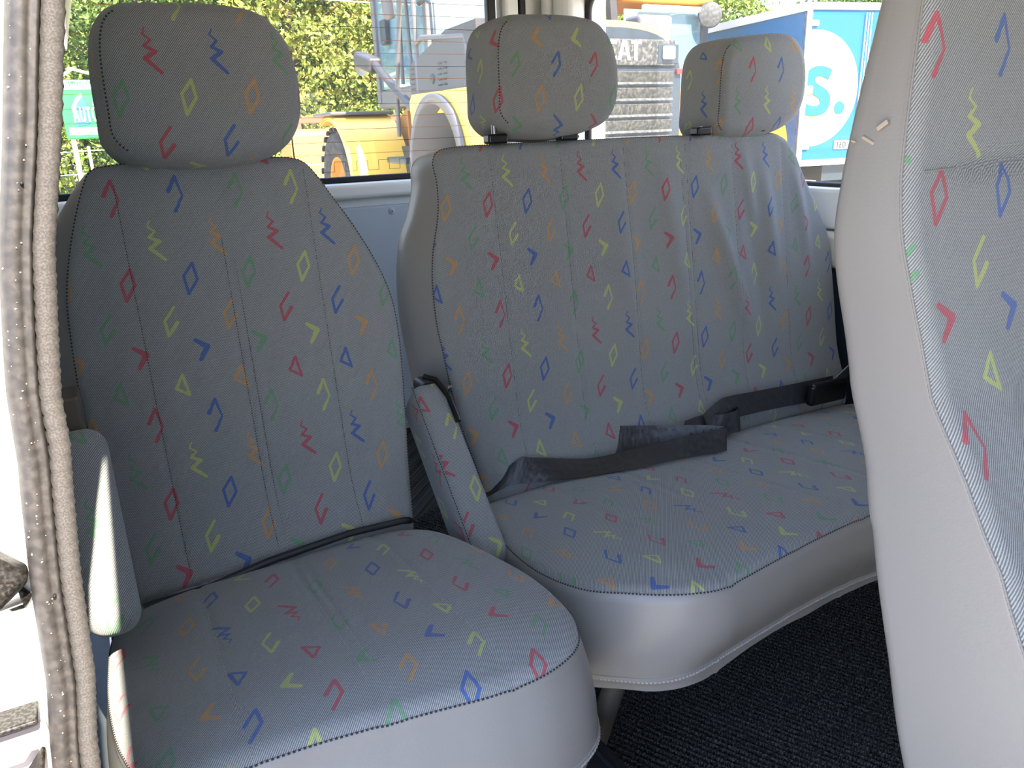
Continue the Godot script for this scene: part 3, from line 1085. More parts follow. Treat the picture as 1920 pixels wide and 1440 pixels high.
func single_seat() -> void:
	var t := thing("van_seat", "single grey patterned seat beside the open door, with its headrest raised", "seat")
	# backrest
	var place := frame(Vector3(0, 0.45, -1.16), Vector3.RIGHT, Vector3(0, 0.62, -0.10))
	var height := func(x: float, y: float) -> float:
		var h := -0.020 * pow((x - 0.19) / 0.25, 2.0) + 0.045 * exp(-pow((y + 0.01) / 0.075, 2.0)) * (1.0 - pow((x - 0.19) / 0.27, 2.0) * 0.5)
		for g in [0.040, 0.172, 0.186, 0.312]:
			h += groove(x, g)
		h += 0.0025 * bump(x + 0.03 * y, 0.245, 0.02) * bump(y, 0.60, 0.10) + 0.003 * bump(x, 0.10, 0.03) * bump(y, 0.60, 0.05)
		h -= 0.0015 * sin(70.0 * (y + 0.5 * x)) * bump(x, -0.035, 0.03) * bump(y, 0.28, 0.10)
		return h
	var p := pad({
		"ctrl": [[-0.03, -0.07], [0.00, -0.085], [0.18, -0.088], [0.37, -0.085], [0.398, -0.07], [0.407, 0.0], [0.422, 0.089], [0.433, 0.202], [0.440, 0.332], [0.436, 0.388], [0.420, 0.444], [0.385, 0.517], [0.353, 0.57], [0.337, 0.598], [0.320, 0.620], [0.298, 0.629], [0.18, 0.631], [0.04, 0.631], [0.014, 0.625], [0.002, 0.606], [-0.015, 0.566], [-0.034, 0.509], [-0.048, 0.451], [-0.054, 0.391], [-0.058, 0.299], [-0.056, 0.22], [-0.053, 0.137], [-0.045, 0.024]],
		"place": place, "height": height, "roll": 0.019, "seam": 0.75,
		"depth": func(_x, _y): return 0.075, "flare": func(x: float, y: float) -> float: return (0.030 if x < 0.19 else 0.006) * clampf((0.64 - y) / 0.10, 0.0, 1.0) * clampf((y + 0.05) / 0.25, 0.25, 1.0),
		"off": Vector2(0.025, 0.614), "count": 240, "rings": 60})
	var back := add_pad(p, "backrest", t, M.vinyl, "side_panel")
	for g in [0.040, 0.172, 0.186, 0.312]:
		put("stitch_line", stitches(surf_line(place, height, g, 0.0, 0.612), 0.0042, 0.5, 0.00055, false), M.dark_thread, back)
	# headrest
	p = pad(head_pad(0.180, 1.170, -1.215, 1.0, Vector2(0.161, 0.110)))
	var hr := add_pad(p, "headrest", t, M.cloth, "gusset", false)
	headrest_guides(hr, [Vector3(0.240, 1.076, -1.268), Vector3(0.095, 1.074, -1.275)], Vector3(0, 1, -0.05), 1.07)
	# cushion
	place = frame(Vector3(0, 0.52, -0.79), Vector3.RIGHT, Vector3(0, -0.14, -1))
	height = func(x: float, y: float) -> float:
		var h := 0.004 - 0.022 * pow((x - 0.19) / 0.26, 4.0) - 0.016 * pow(clampf((-0.05 - y) / 0.10, 0.0, 1.0), 2.0) - 0.02 * pow(clampf((y - 0.25) / 0.1, 0.0, 1.0), 2.0)
		for g in [0.045, 0.178, 0.192, 0.318]:
			h += groove(x, g)
		return h
	p = pad({
		"ctrl": [[-0.083, 0.15], [-0.081, 0.06], [-0.071, -0.03], [-0.052, -0.095], [-0.020, -0.126], [0.04, -0.140], [0.115, -0.148], [0.222, -0.163], [0.303, -0.173], [0.365, -0.168], [0.420, -0.142], [0.450, -0.094], [0.468, -0.013], [0.472, 0.060], [0.462, 0.133], [0.438, 0.239], [0.410, 0.300], [0.375, 0.335], [0.30, 0.350], [0.18, 0.352], [0.0, 0.350], [-0.055, 0.330], [-0.075, 0.27]],
		"place": place, "height": height, "roll": 0.026, "seam": 0.72, "depth": func(_x, y: float) -> float: return 0.112 + 0.02 * clampf(y / 0.3, 0, 1) * -1.0,
		"flare": func(_x, _y): return 0.012, "sgn": -1.0, "off": Vector2(0.415, 0.313), "count": 240, "rings": 50})
	var cu := add_pad(p, "cushion", t, M.vinyl, "side_panel", true, null, 0.006)
	for g in [0.045, 0.178, 0.192, 0.318]:
		put("stitch_line", stitches(surf_line(place, height, g, -0.135, 0.30), 0.0042, 0.5, 0.00055, false), M.thread, cu)
	put("skirt", skirt(p.rear, 0.040, 0.012, Vector3(0.19, 0.3, -0.89)), M.vinyl, cu)
	var b := MB.new()
	b.tube(p.rear, 0.0014, 6, true)
	put("lower_piping", b, M.seam_gap, cu)
	# dark fold tucked between cushion and backrest
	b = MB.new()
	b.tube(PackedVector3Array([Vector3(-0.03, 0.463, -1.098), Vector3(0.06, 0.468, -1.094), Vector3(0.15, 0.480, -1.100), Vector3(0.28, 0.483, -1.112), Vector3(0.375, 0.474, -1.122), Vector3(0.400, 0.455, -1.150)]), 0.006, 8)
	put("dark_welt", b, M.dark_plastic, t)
	# folded arm on the door side
	b = MB.new()
	arm_pad(b, Vector3(-0.062, 0.740, -1.10), Vector3(-0.060, 0.525, -0.945), 0.031, 0.036, 0.026, Vector2(0.02, 0.10))
	var ar := put("armrest", b, M.cloth, t)
	b = MB.new()
	b.rbox(Transform3D(Basis(), Vector3(-0.066, 0.75, -1.165)), Vector3(0.012, 0.03, 0.03), 0.006)
	put("pivot", b, M.dark_steel, ar)
	# frame below
	b = MB.new()
	b.rbox(Transform3D(Basis(Vector3.RIGHT, 0.0), Vector3(0.19, 0.345, -0.90)), Vector3(0.20, 0.02, 0.17), 0.01)
	var fr := put("seat_frame", b, M.dark_plastic, t)
	for s in [0.02, 0.40]:
		b = MB.new()
		b.rbox(Transform3D(Basis(Vector3.RIGHT, -0.25), Vector3(s, 0.17, -0.90)), Vector3(0.02, 0.175, 0.05), 0.008)
		put("seat_leg", b, M.dark_plastic, fr)
	b = MB.new()
	b.rbox(Transform3D(Basis(Vector3.RIGHT, -0.10), Vector3(0.512, 0.175, -0.74)), Vector3(0.042, 0.028, 0.125), 0.007, 4)
	var hp := put("slide_beam", b, M.dark_plastic, fr)
	b = MB.new()
	b.rbox(Transform3D(Basis(Vector3.RIGHT, -0.10), Vector3(0.530, 0.202, -0.74)), Vector3(0.003, 0.003, 0.12), 0.001)
	put("beam_ridge", b, M.slate, hp)
	b = MB.new()
	b.rbox(Transform3D(Basis(), Vector3(0.47, 0.085, -0.80)), Vector3(0.03, 0.085, 0.05), 0.006)
	put("beam_foot", b, M.dark_plastic, hp)

func fold(x: float, y: float, a: Vector2, d: Vector2, w: float) -> float:
	var p := Vector2(x, y)
	var ab := d - a
	var f := clampf((p - a).dot(ab) / ab.length_squared(), 0.0, 1.0)
	return exp(-(p - a - ab * f).length_squared() / (w * w)) * (0.25 + 0.75 * sin(PI * clampf(f, 0.02, 0.98)))

func bench_seat() -> void:
	var t := thing("bench_seat", "wide two person bench with grey patterned cloth and silver vinyl borders", "seat")
	var place := frame(Vector3(0, 0.43, -1.25), Vector3.RIGHT, Vector3(0, 0.62, -0.10))
	var lines := [0.69, 0.845, 1.0, 1.15, 1.165, 1.30, 1.455]
	var height := func(x: float, y: float) -> float:
		var h := -0.018 * pow(absf(x - 1.1) / 0.55, 6.0) + 0.030 * exp(-pow((y + 0.01) / 0.08, 2.0)) * clampf((x - 0.55) / 0.1, 0.0, 1.0)
		for g in lines:
			h += groove(x, g)
		# slack cloth on the far half
		h += 0.0162 * fold(x, y, Vector2(1.22, 0.52), Vector2(1.315, 0.22), 0.022)
		h += 0.0114 * fold(x, y, Vector2(1.385, 0.58), Vector2(1.42, 0.30), 0.022)
		h += 0.0095 * fold(x, y, Vector2(1.10, 0.60), Vector2(1.13, 0.30), 0.025)
		h += 0.0085 * fold(x, y, Vector2(1.33, 0.62), Vector2(1.36, 0.40), 0.016)
		h += 0.0095 * fold(x, y, Vector2(1.49, 0.58), Vector2(1.53, 0.34), 0.018)
		h -= 0.0095 * fold(x, y, Vector2(1.345, 0.50), Vector2(1.375, 0.16), 0.020)
		h += 0.0076 * fold(x, y, Vector2(0.97, 0.55), Vector2(0.99, 0.25), 0.03)
		return h
	var p := pad({
		"ctrl": [[0.605, -0.06], [0.625, -0.075], [1.1, -0.08], [1.60, -0.075], [1.625, -0.05], [1.640, 0.05], [1.640, 0.18], [1.632, 0.32], [1.617, 0.41], [1.587, 0.465], [1.553, 0.52], [1.528, 0.560], [1.510, 0.595], [1.490, 0.625], [1.455, 0.645], [1.40, 0.651], [1.1, 0.653], [0.75, 0.653], [0.615, 0.651], [0.590, 0.645], [0.579, 0.628], [0.582, 0.59], [0.577, 0.532], [0.559, 0.466], [0.551, 0.417], [0.548, 0.337], [0.553, 0.276], [0.566, 0.148], [0.585, 0.045]],
		"mid": Vector2(1.1, 0.3), "place": place, "height": height, "roll": 0.018, "seam": 0.8,
		"depth": func(_x, y: float) -> float: return 0.085 + 0.03 * clampf((0.6 - y) / 0.5, 0, 1),
		"flare": func(x: float, y: float) -> float: return (0.034 if x < 1.1 else 0.010) * clampf((0.66 - y) / 0.16, 0.0, 1.0),
		"off": Vector2(-0.616, 0.696), "count": 360, "rings": 90})
	var back := add_pad(p, "backrest", t, M.vinyl, "side_panel")
	for g in lines:
		put("stitch_line", stitches(surf_line(place, height, g, 0.0, 0.635), 0.0042, 0.5, 0.00055, false), M.dark_thread, back)
	# headrests
	p = pad(head_pad(0.836, 1.190, -1.322, -1.0, Vector2(1.176, 0.204), 1.04))
	var hr := add_pad(p, "headrest", t, M.cloth, "gusset", false)
	headrest_guides(hr, [Vector3(0.703, 1.079, -1.357), Vector3(0.862, 1.079, -1.357)], Vector3(0, 1, -0.05), 1.08)
	p = pad(head_pad(1.388, 1.170, -1.345, 1.0, Vector2(-1.277, 0.035), 1.03, -0.05, 0.10))
	hr = add_pad(p, "headrest", t, M.cloth, "gusset", false)
	headrest_guides(hr, [Vector3(1.210, 1.077, -1.357), Vector3(1.370, 1.079, -1.357)], Vector3(0, 1, -0.05), 1.06)
	# cushion
	place = frame(Vector3(0, 0.48, -0.80), Vector3.RIGHT, Vector3(0, -0.14, -1))
	var cl := [0.70, 0.85, 1.005, 1.155, 1.30]
	height = func(x: float, y: float) -> float:
		var h := 0.004 - 0.018 * pow(absf(x - 1.08) / 0.56, 6.0) - 0.012 * pow(clampf((0.0 - y) / 0.11, 0.0, 1.0), 2.0) - 0.03 * pow(clampf((y - 0.36) / 0.1, 0.0, 1.0), 2.0)
		for g in cl:
			h += groove(x, g)
		h += 0.004 * fold(x, y, Vector2(0.66, -0.10), Vector2(0.64, 0.06), 0.02)
		h += 0.004 * sin(x * 16.0 + 1.0) * sin(y * 14.0 + x * 5.0) * 0.5
		return h
	p = pad({
		"ctrl": [[0.545, 0.40], [0.528, 0.30], [0.512, 0.200], [0.508, 0.120], [0.516, 0.050], [0.534, -0.005], [0.565, -0.045], [0.603, -0.082], [0.640, -0.108], [0.680, -0.121], [0.735, -0.119], [0.80, -0.112], [0.903, -0.100], [1.029, -0.096], [1.30, -0.110], [1.50, -0.110], [1.58, -0.085], [1.625, -0.02], [1.64, 0.1], [1.64, 0.35], [1.62, 0.44], [1.55, 0.465], [1.1, 0.468], [0.65, 0.466], [0.57, 0.45]],
		"mid": Vector2(1.08, 0.17), "place": place, "height": height, "roll": 0.026, "seam": 0.55, "lean": 0.14, "tuck": func(x: float) -> float: return 0.040 * smoothstep(0.58, 0.70, x), "depth": func(_x, _y): return 0.112,
		"flare": func(_x, _y): return 0.012, "sgn": -1.0, "off": Vector2(0.755, 0.322), "count": 320, "rings": 70})
	var cu := add_pad(p, "cushion", t, M.vinyl, "side_panel", true, null, 0.006)
	for g in cl:
		put("stitch_line", stitches(surf_line(place, height, g, -0.09, 0.40), 0.0042, 0.5, 0.00055, false), M.thread, cu)
	put("skirt", skirt(p.rear, 0.027, 0.006, Vector3(1.08, 0.3, -0.97)), M.vinyl, cu)
	var b := MB.new()
	b.tube(p.rear, 0.0014, 6, true)
	put("lower_piping", b, M.seam_gap, cu)
	# inner arm folded down between the two seats
	b = MB.new()
	arm_pad(b, Vector3(0.492, 0.632, -1.290), Vector3(0.492, 0.385, -1.035), 0.034, 0.048, 0.022, Vector2(0.30, 0.11))
	var ar := put("armrest", b, M.cloth, t)
	b = MB.new()
	b.tube(PackedVector3Array([Vector3(0.512, 0.662, -1.268), Vector3(0.526, 0.640, -1.248), Vector3(0.528, 0.600, -1.208)]), 0.004, 8)
	b.tube(PackedVector3Array([Vector3(0.490, 0.672, -1.268), Vector3(0.508, 0.666, -1.255), Vector3(0.520, 0.640, -1.226), Vector3(0.521, 0.602, -1.190)]), 0.0055, 8)
	put("zip_fastener", b, M.black_plastic, ar)
	b = MB.new()
	b.rbox(Transform3D(Basis(Vector3.RIGHT, 0.7), Vector3(0.522, 0.652, -1.228)), Vector3(0.005, 0.010, 0.003), 0.002)
	put("zip_pull", b, M.steel, ar)
	b = MB.new()
	b.rbox(Transform3D(Basis(), Vector3(0.52, 0.615, -1.33)), Vector3(0.02, 0.03, 0.03), 0.01)
	put("pivot", b, M.dark_plastic, ar)
	put("seam_stitching", stitches(PackedVector3Array([Vector3(0.4600, 0.660, -1.252), Vector3(0.4600, 0.42, -1.004)]), 0.005, 0.55, 0.0008, false), M.dark_thread, ar)
	# legs and frame
	b = MB.new()
	b.rbox(Transform3D(Basis(), Vector3(1.1, 0.325, -0.97)), Vector3(0.48, 0.018, 0.20), 0.01)
	var fr := put("seat_frame", b, M.dark_steel, t)
	for s in [[0.675, -0.86, 0.570, -0.876], [1.50, -1.02, 1.56, -1.02], [0.70, -1.2, 0.66, -1.3], [1.50, -1.2, 1.54, -1.3]]:
		b = MB.new()
		b.tube(PackedVector3Array([Vector3(s[0], 0.33, s[1]), Vector3(lerpf(s[0], s[2], 0.5), 0.17, lerpf(s[1], s[3], 0.5)), Vector3(s[2], 0.004, s[3])]), 0.019, 14)
		put("leg", b, M.dark_steel, fr)

func front_seat() -> void:
	var t := thing("van_seat", "high backed seat in front of the bench, silver vinyl side with scuff marks", "seat")
	var ys := [0.30, 0.45, 0.60, 0.729, 0.795, 0.86, 0.97, 1.05, 1.19, 1.40]
	var zs := [-0.09, -0.155, -0.225, -0.292, -0.334, -0.375, -0.403, -0.421, -0.444, -0.474]
	var zr := [-0.31, -0.355, -0.395, -0.433, -0.452, -0.477, -0.496, -0.499, -0.503, -0.515]
	var lut := func(arr: Array, y: float) -> float:
		for k in ys.size() - 1:
			if y <= ys[k + 1]:
				var f := clampf((y - ys[k]) / (ys[k + 1] - ys[k]), -0.5, 1.0)
				# cubic through the neighbours
				var p0: float = arr[maxi(0, k - 1)]
				var p3: float = arr[mini(ys.size() - 1, k + 2)]
				return cubic_interpolate(arr[k], arr[k + 1], p0, p3, f) if f >= 0.0 else lerpf(arr[k], arr[k + 1], f)
		return arr[arr.size() - 1]
	var place := func(p: Vector3) -> Vector3:
		var z: float = lut.call(zs, p.y)
		var dz: float = (lut.call(zs, p.y + 0.01) - lut.call(zs, p.y - 0.01)) / 0.02
		var nn := Vector3(0, -dz, 1.0).normalized()
		return Vector3(p.x, p.y + nn.y * p.z * 0.25, z + p.z * 1.0)
	var height := func(x: float, y: float) -> float:
		var h := -0.012 * pow(absf(x - 0.88) / 0.27, 3.0)
		h -= 0.006 * exp(-pow((y - 1.052 - 0.03 * (x - 0.6)) / 0.007, 2.0)) * clampf((x - 0.65) / 0.05, 0.0, 1.0)
		h += 0.004 * fold(x, y, Vector2(0.70, 0.90), Vector2(0.74, 0.70), 0.03)
		return h
	var ctrl := [[0.66, 0.34], [0.70, 0.31], [0.88, 0.30], [1.06, 0.31], [1.10, 0.34], [1.135, 0.50], [1.14, 0.73], [1.14, 0.86], [1.157, 0.97], [1.16, 1.02], [1.155, 1.07], [1.13, 1.15], [1.10, 1.24], [1.05, 1.34], [1.0, 1.385], [0.88, 1.395], [0.76, 1.385], [0.71, 1.34], [0.665, 1.24], [0.640, 1.15], [0.622, 1.06], [0.617, 1.01], [0.620, 0.97], [0.630, 0.90], [0.634, 0.83], [0.632, 0.73], [0.632, 0.50]]
	var p := pad({
		"ctrl": ctrl, "place": place, "height": height, "roll": 0.016, "seam": 0.8,
		"depth": func(_x, y: float) -> float: return maxf(0.02, lut.call(zs, y) - lut.call(zr, y) - 0.034),
		"flare": func(_x, _y): return 0.003, "off": Vector2(0.2544, 0.184), "count": 260, "rings": 60, "back_roll": 0.018})
	add_pad(p, "backrest", t, M.vinyl, "side_panel", false, M.grey_thread)
	var l := PackedVector3Array()
	for k in 41:
		var x := lerpf(0.634, 1.13, k / 40.0)
		var y := 1.052 + 0.03 * (x - 0.6)
		l.append(place.call(Vector3(x, y, height.call(x, y) + 0.001)))
	var b := MB.new()
	b.tube(l, 0.0010, 6)
	put("cross_seam", b, M.seam_gap, t)
	# torn flakes and a snag in the vinyl
	for q in [[0.6222, 1.0915, -0.4655, 0.006, 0.0022, -0.6], [0.6218, 1.0790, -0.4779, 0.007, 0.0017, 0.45], [0.6215, 1.0781, -0.4925, 0.0025, 0.0012, 0.3]]:
		b = MB.new()
		b.rbox(Transform3D(Basis(Vector3.RIGHT, q[5]), Vector3(q[0], q[1], q[2])), Vector3(0.0016, q[4], q[3]), 0.0015, 4)
		put("scuff_mark", b, M.scuff, t)
	# the rest of the seat stands below the view
	b = MB.new()
	b.rbox(Transform3D(Basis(Vector3.RIGHT, 0.06), Vector3(0.88, 0.30, 0.06)), Vector3(0.25, 0.06, 0.24), 0.05, 6)
	put("cushion", b, M.vinyl, t)
	b = MB.new()
	b.rbox(Transform3D(Basis(), Vector3(0.88, 0.13, 0.02)), Vector3(0.19, 0.13, 0.17), 0.01)
	put("pedestal", b, M.dark_plastic, t)

func ribbon(lo: Array, hi: Array) -> MB:
	# webbing between two edges, two skins 1.4 mm apart
	var b := MB.new()
	var cl := Curve3D.new()
	var ch := Curve3D.new()
	for k in lo.size():
		var tl: Vector3 = (lo[mini(k + 1, lo.size() - 1)] - lo[maxi(k - 1, 0)]) * 0.18
		var th: Vector3 = (hi[mini(k + 1, lo.size() - 1)] - hi[maxi(k - 1, 0)]) * 0.18
		cl.add_point(lo[k], -tl, tl)
		ch.add_point(hi[k], -th, th)
	var steps := (lo.size() - 1) * 10
	var a := PackedVector3Array()
	var d := PackedVector3Array()
	for s in steps + 1:
		var f := float(s) / 10.0
		var k := mini(int(f), lo.size() - 2)
		a.append(cl.sample(k, f - k))
		d.append(ch.sample(k, f - k))
	var front := PackedVector3Array()
	var rear := PackedVector3Array()
	var uv := PackedVector2Array()
	for s in steps + 1:
		var run := (a[mini(s + 1, steps)] - a[maxi(s - 1, 0)]).normalized()
		var n := run.cross(d[s] - a[s]).normalized()
		for q in 6:
			var m := a[s].lerp(d[s], q / 5.0)
			front.append(m + n * 0.0007)
			rear.append(m - n * 0.0007)
			uv.append(Vector2(q * 0.01, s * 0.01))
	b.grid(steps + 1, 6, front, uv, Vector3.ZERO, false, 0)
	b.grid(steps + 1, 6, rear, uv, Vector3.ZERO, false, 0)
	for e in [0, 5]:
		var pts := PackedVector3Array()
		var u2 := PackedVector2Array()
		for s in steps + 1:
			pts.append(front[s * 6 + e])
			pts.append(rear[s * 6 + e])
			u2.append(Vector2.ZERO)
			u2.append(Vector2.ZERO)
		b.grid(steps + 1, 2, pts, u2, Vector3(1.0, 0.46 if e == 0 else 0.43, -1.2))
	return b

func seat_belt() -> void:
	var t := thing("seat_belt", "black seat belt webbing lying crumpled on the bench cushion", "seat belt")
	var V := func(a: Array) -> Array:
		var o := []
		for k in range(0, a.size(), 3):
			o.append(Vector3(a[k], a[k + 1], a[k + 2]))
		return o
	# from the crease to the fold
	put("lap_strap", ribbon(
		V.call([0.575, 0.400, -1.245, 0.636, 0.430, -1.222, 0.679, 0.432, -1.205, 0.776, 0.437, -1.163, 0.882, 0.443, -1.130, 0.999, 0.446, -1.107, 1.070, 0.448, -1.090, 1.082, 0.448, -1.095]),
		V.call([0.590, 0.410, -1.262, 0.660, 0.475, -1.234, 0.693, 0.477, -1.222, 0.803, 0.458, -1.196, 0.893, 0.468, -1.165, 1.008, 0.489, -1.119, 1.078, 0.494, -1.102, 1.090, 0.494, -1.107])), M.strap, t)
	put("folded_loop", ribbon(
		V.call([1.080, 0.448, -1.098, 1.046, 0.446, -1.125, 0.985, 0.441, -1.175, 0.930, 0.438, -1.205, 0.893, 0.438, -1.222, 0.890, 0.440, -1.232, 0.915, 0.441, -1.238, 0.990, 0.440, -1.225]),
		V.call([1.088, 0.494, -1.110, 1.060, 0.494, -1.137, 1.000, 0.489, -1.190, 0.955, 0.488, -1.222, 0.925, 0.488, -1.240, 0.922, 0.486, -1.252, 0.945, 0.480, -1.258, 1.000, 0.474, -1.240])), M.strap, t)
	put("loose_loop", ribbon(
		V.call([1.040, 0.442, -1.185, 1.100, 0.440, -1.190, 1.150, 0.444, -1.170, 1.182, 0.444, -1.160, 1.196, 0.444, -1.175, 1.180, 0.444, -1.205, 1.165, 0.441, -1.225]),
		V.call([1.070, 0.478, -1.210, 1.125, 0.478, -1.215, 1.152, 0.485, -1.182, 1.184, 0.491, -1.172, 1.202, 0.491, -1.188, 1.192, 0.490, -1.225, 1.185, 0.486, -1.245])), M.strap, t)
	put("long_strap", ribbon(
		V.call([1.120, 0.452, -1.190, 1.170, 0.462, -1.186, 1.214, 0.466, -1.185, 1.325, 0.460, -1.190, 1.424, 0.454, -1.190, 1.530, 0.448, -1.192]),
		V.call([1.118, 0.484, -1.206, 1.155, 0.508, -1.202, 1.185, 0.515, -1.200, 1.290, 0.507, -1.207, 1.407, 0.502, -1.207, 1.535, 0.497, -1.209])), M.strap, t)
	var b := MB.new()
	b.rbox(Transform3D(Basis(Vector3.BACK, -0.03), Vector3(1.478, 0.476, -1.176)), Vector3(0.062, 0.027, 0.012), 0.010, 5)
	var bk := put("buckle", b, M.black_plastic, t)
	b = MB.new()
	b.rbox(Transform3D(Basis(Vector3.BACK, 0.5), Vector3(1.535, 0.508, -1.178)), Vector3(0.030, 0.012, 0.002), 0.001)
	put("tongue", b, M.steel, bk)

# ------------------------------------------------------------------ outdoors
func yard() -> void:
	var b := MB.new()
	b.box(Vector3(0, -0.55, -10), Vector3(120, 0.1, 120))
	struct("ground", b, M.gravel, "sunlit pale gravel yard outside the minibus", "ground")
	b = MB.new()
	b.box(Vector3(2, -0.15, -27), Vector3(60, 0.80, 0.3), 0.05)
	var o := put("low_wall", b, M.concrete)
	tag(o, "low pale concrete wall in front of the trees", "wall")

func wheel(parent: Node, at: Vector3, rad: float, wide: float) -> void:
	# axle along x; treaded tyre, rim and hub
	var b := MB.new()
	var h := wide / 2
	b.lathe(PackedVector2Array([Vector2(rad * 0.50, -h * 0.80), Vector2(rad * 0.62, -h * 0.98), Vector2(rad * 0.80, -h), Vector2(rad * 0.92, -h * 0.90), Vector2(rad * 0.97, -h * 0.66), Vector2(rad * 0.985, 0), Vector2(rad * 0.97, h * 0.66), Vector2(rad * 0.92, h * 0.90), Vector2(rad * 0.80, h), Vector2(rad * 0.62, h * 0.98), Vector2(rad * 0.50, h * 0.80)]), at, Vector3.RIGHT, 48)
	var ty := put("tyre", b, M.tyre, parent)
	b = MB.new()
	for k in 26:
		for s in [-1, 1]:
			var an: float = TAU * (k + (0.5 if s > 0 else 0.0)) / 26.0
			var c := Vector3(s * h * 0.48, sin(an) * rad * 0.985, cos(an) * rad * 0.985)
			b.rbox(Transform3D(Basis(Vector3.RIGHT, -an) * Basis(Vector3.BACK, 0.0), at + c), Vector3(h * 0.50, rad * 0.055, rad * 0.03), 0.01, 1)
	put("tread_lugs", b, M.tyre, ty)
	b = MB.new()
	b.lathe(PackedVector2Array([Vector2(rad * 0.52, -h * 0.80), Vector2(rad * 0.50, -h * 0.88), Vector2(rad * 0.46, -h * 0.80), Vector2(rad * 0.44, -h * 0.50), Vector2(rad * 0.24, -h * 0.42), Vector2(rad * 0.20, -h * 0.72), Vector2(rad * 0.10, -h * 0.76), Vector2(0.001, -h * 0.76)]), at, Vector3.RIGHT, 40)
	put("rim", b, M.ochre, ty)

func pipe(called: String, parent: Node, pts: Array, r: float, m: Material) -> MeshInstance3D:
	var b := MB.new()
	b.tube(PackedVector3Array(pts), r, 10)
	return put(called, b, m, parent)

func letters(called: String, parent: Node, text: String, at: Vector3, right: Vector3, up: Vector3, tall: float, m: Material, wide := 1.0, thick := 0.01, weight := 700) -> void:
	var tm := TextMesh.new()
	var sf := SystemFont.new()
	sf.font_names = PackedStringArray(["Droid Sans"])
	sf.font_weight = weight
	tm.font = sf
	tm.text = text
	tm.font_size = 64
	tm.pixel_size = 0.01
	tm.depth = 0.02
	tm.curve_step = 0.6
	tm.horizontal_alignment = HORIZONTAL_ALIGNMENT_LEFT
	tm.vertical_alignment = VERTICAL_ALIGNMENT_BOTTOM
	var bb := tm.get_aabb()
	var o := MeshInstance3D.new()
	o.name = called
	o.mesh = tm
	o.material_override = m
	var k := tall / bb.size.y
	var r := right.normalized()
	var u := up.normalized()
	var basis := Basis(r * k * wide, u * k, r.cross(u) * thick / 0.02)
	o.transform = Transform3D(basis, at - r * (bb.position.x * k * wide) - u * (bb.position.y * k))
	parent.add_child(o, true)

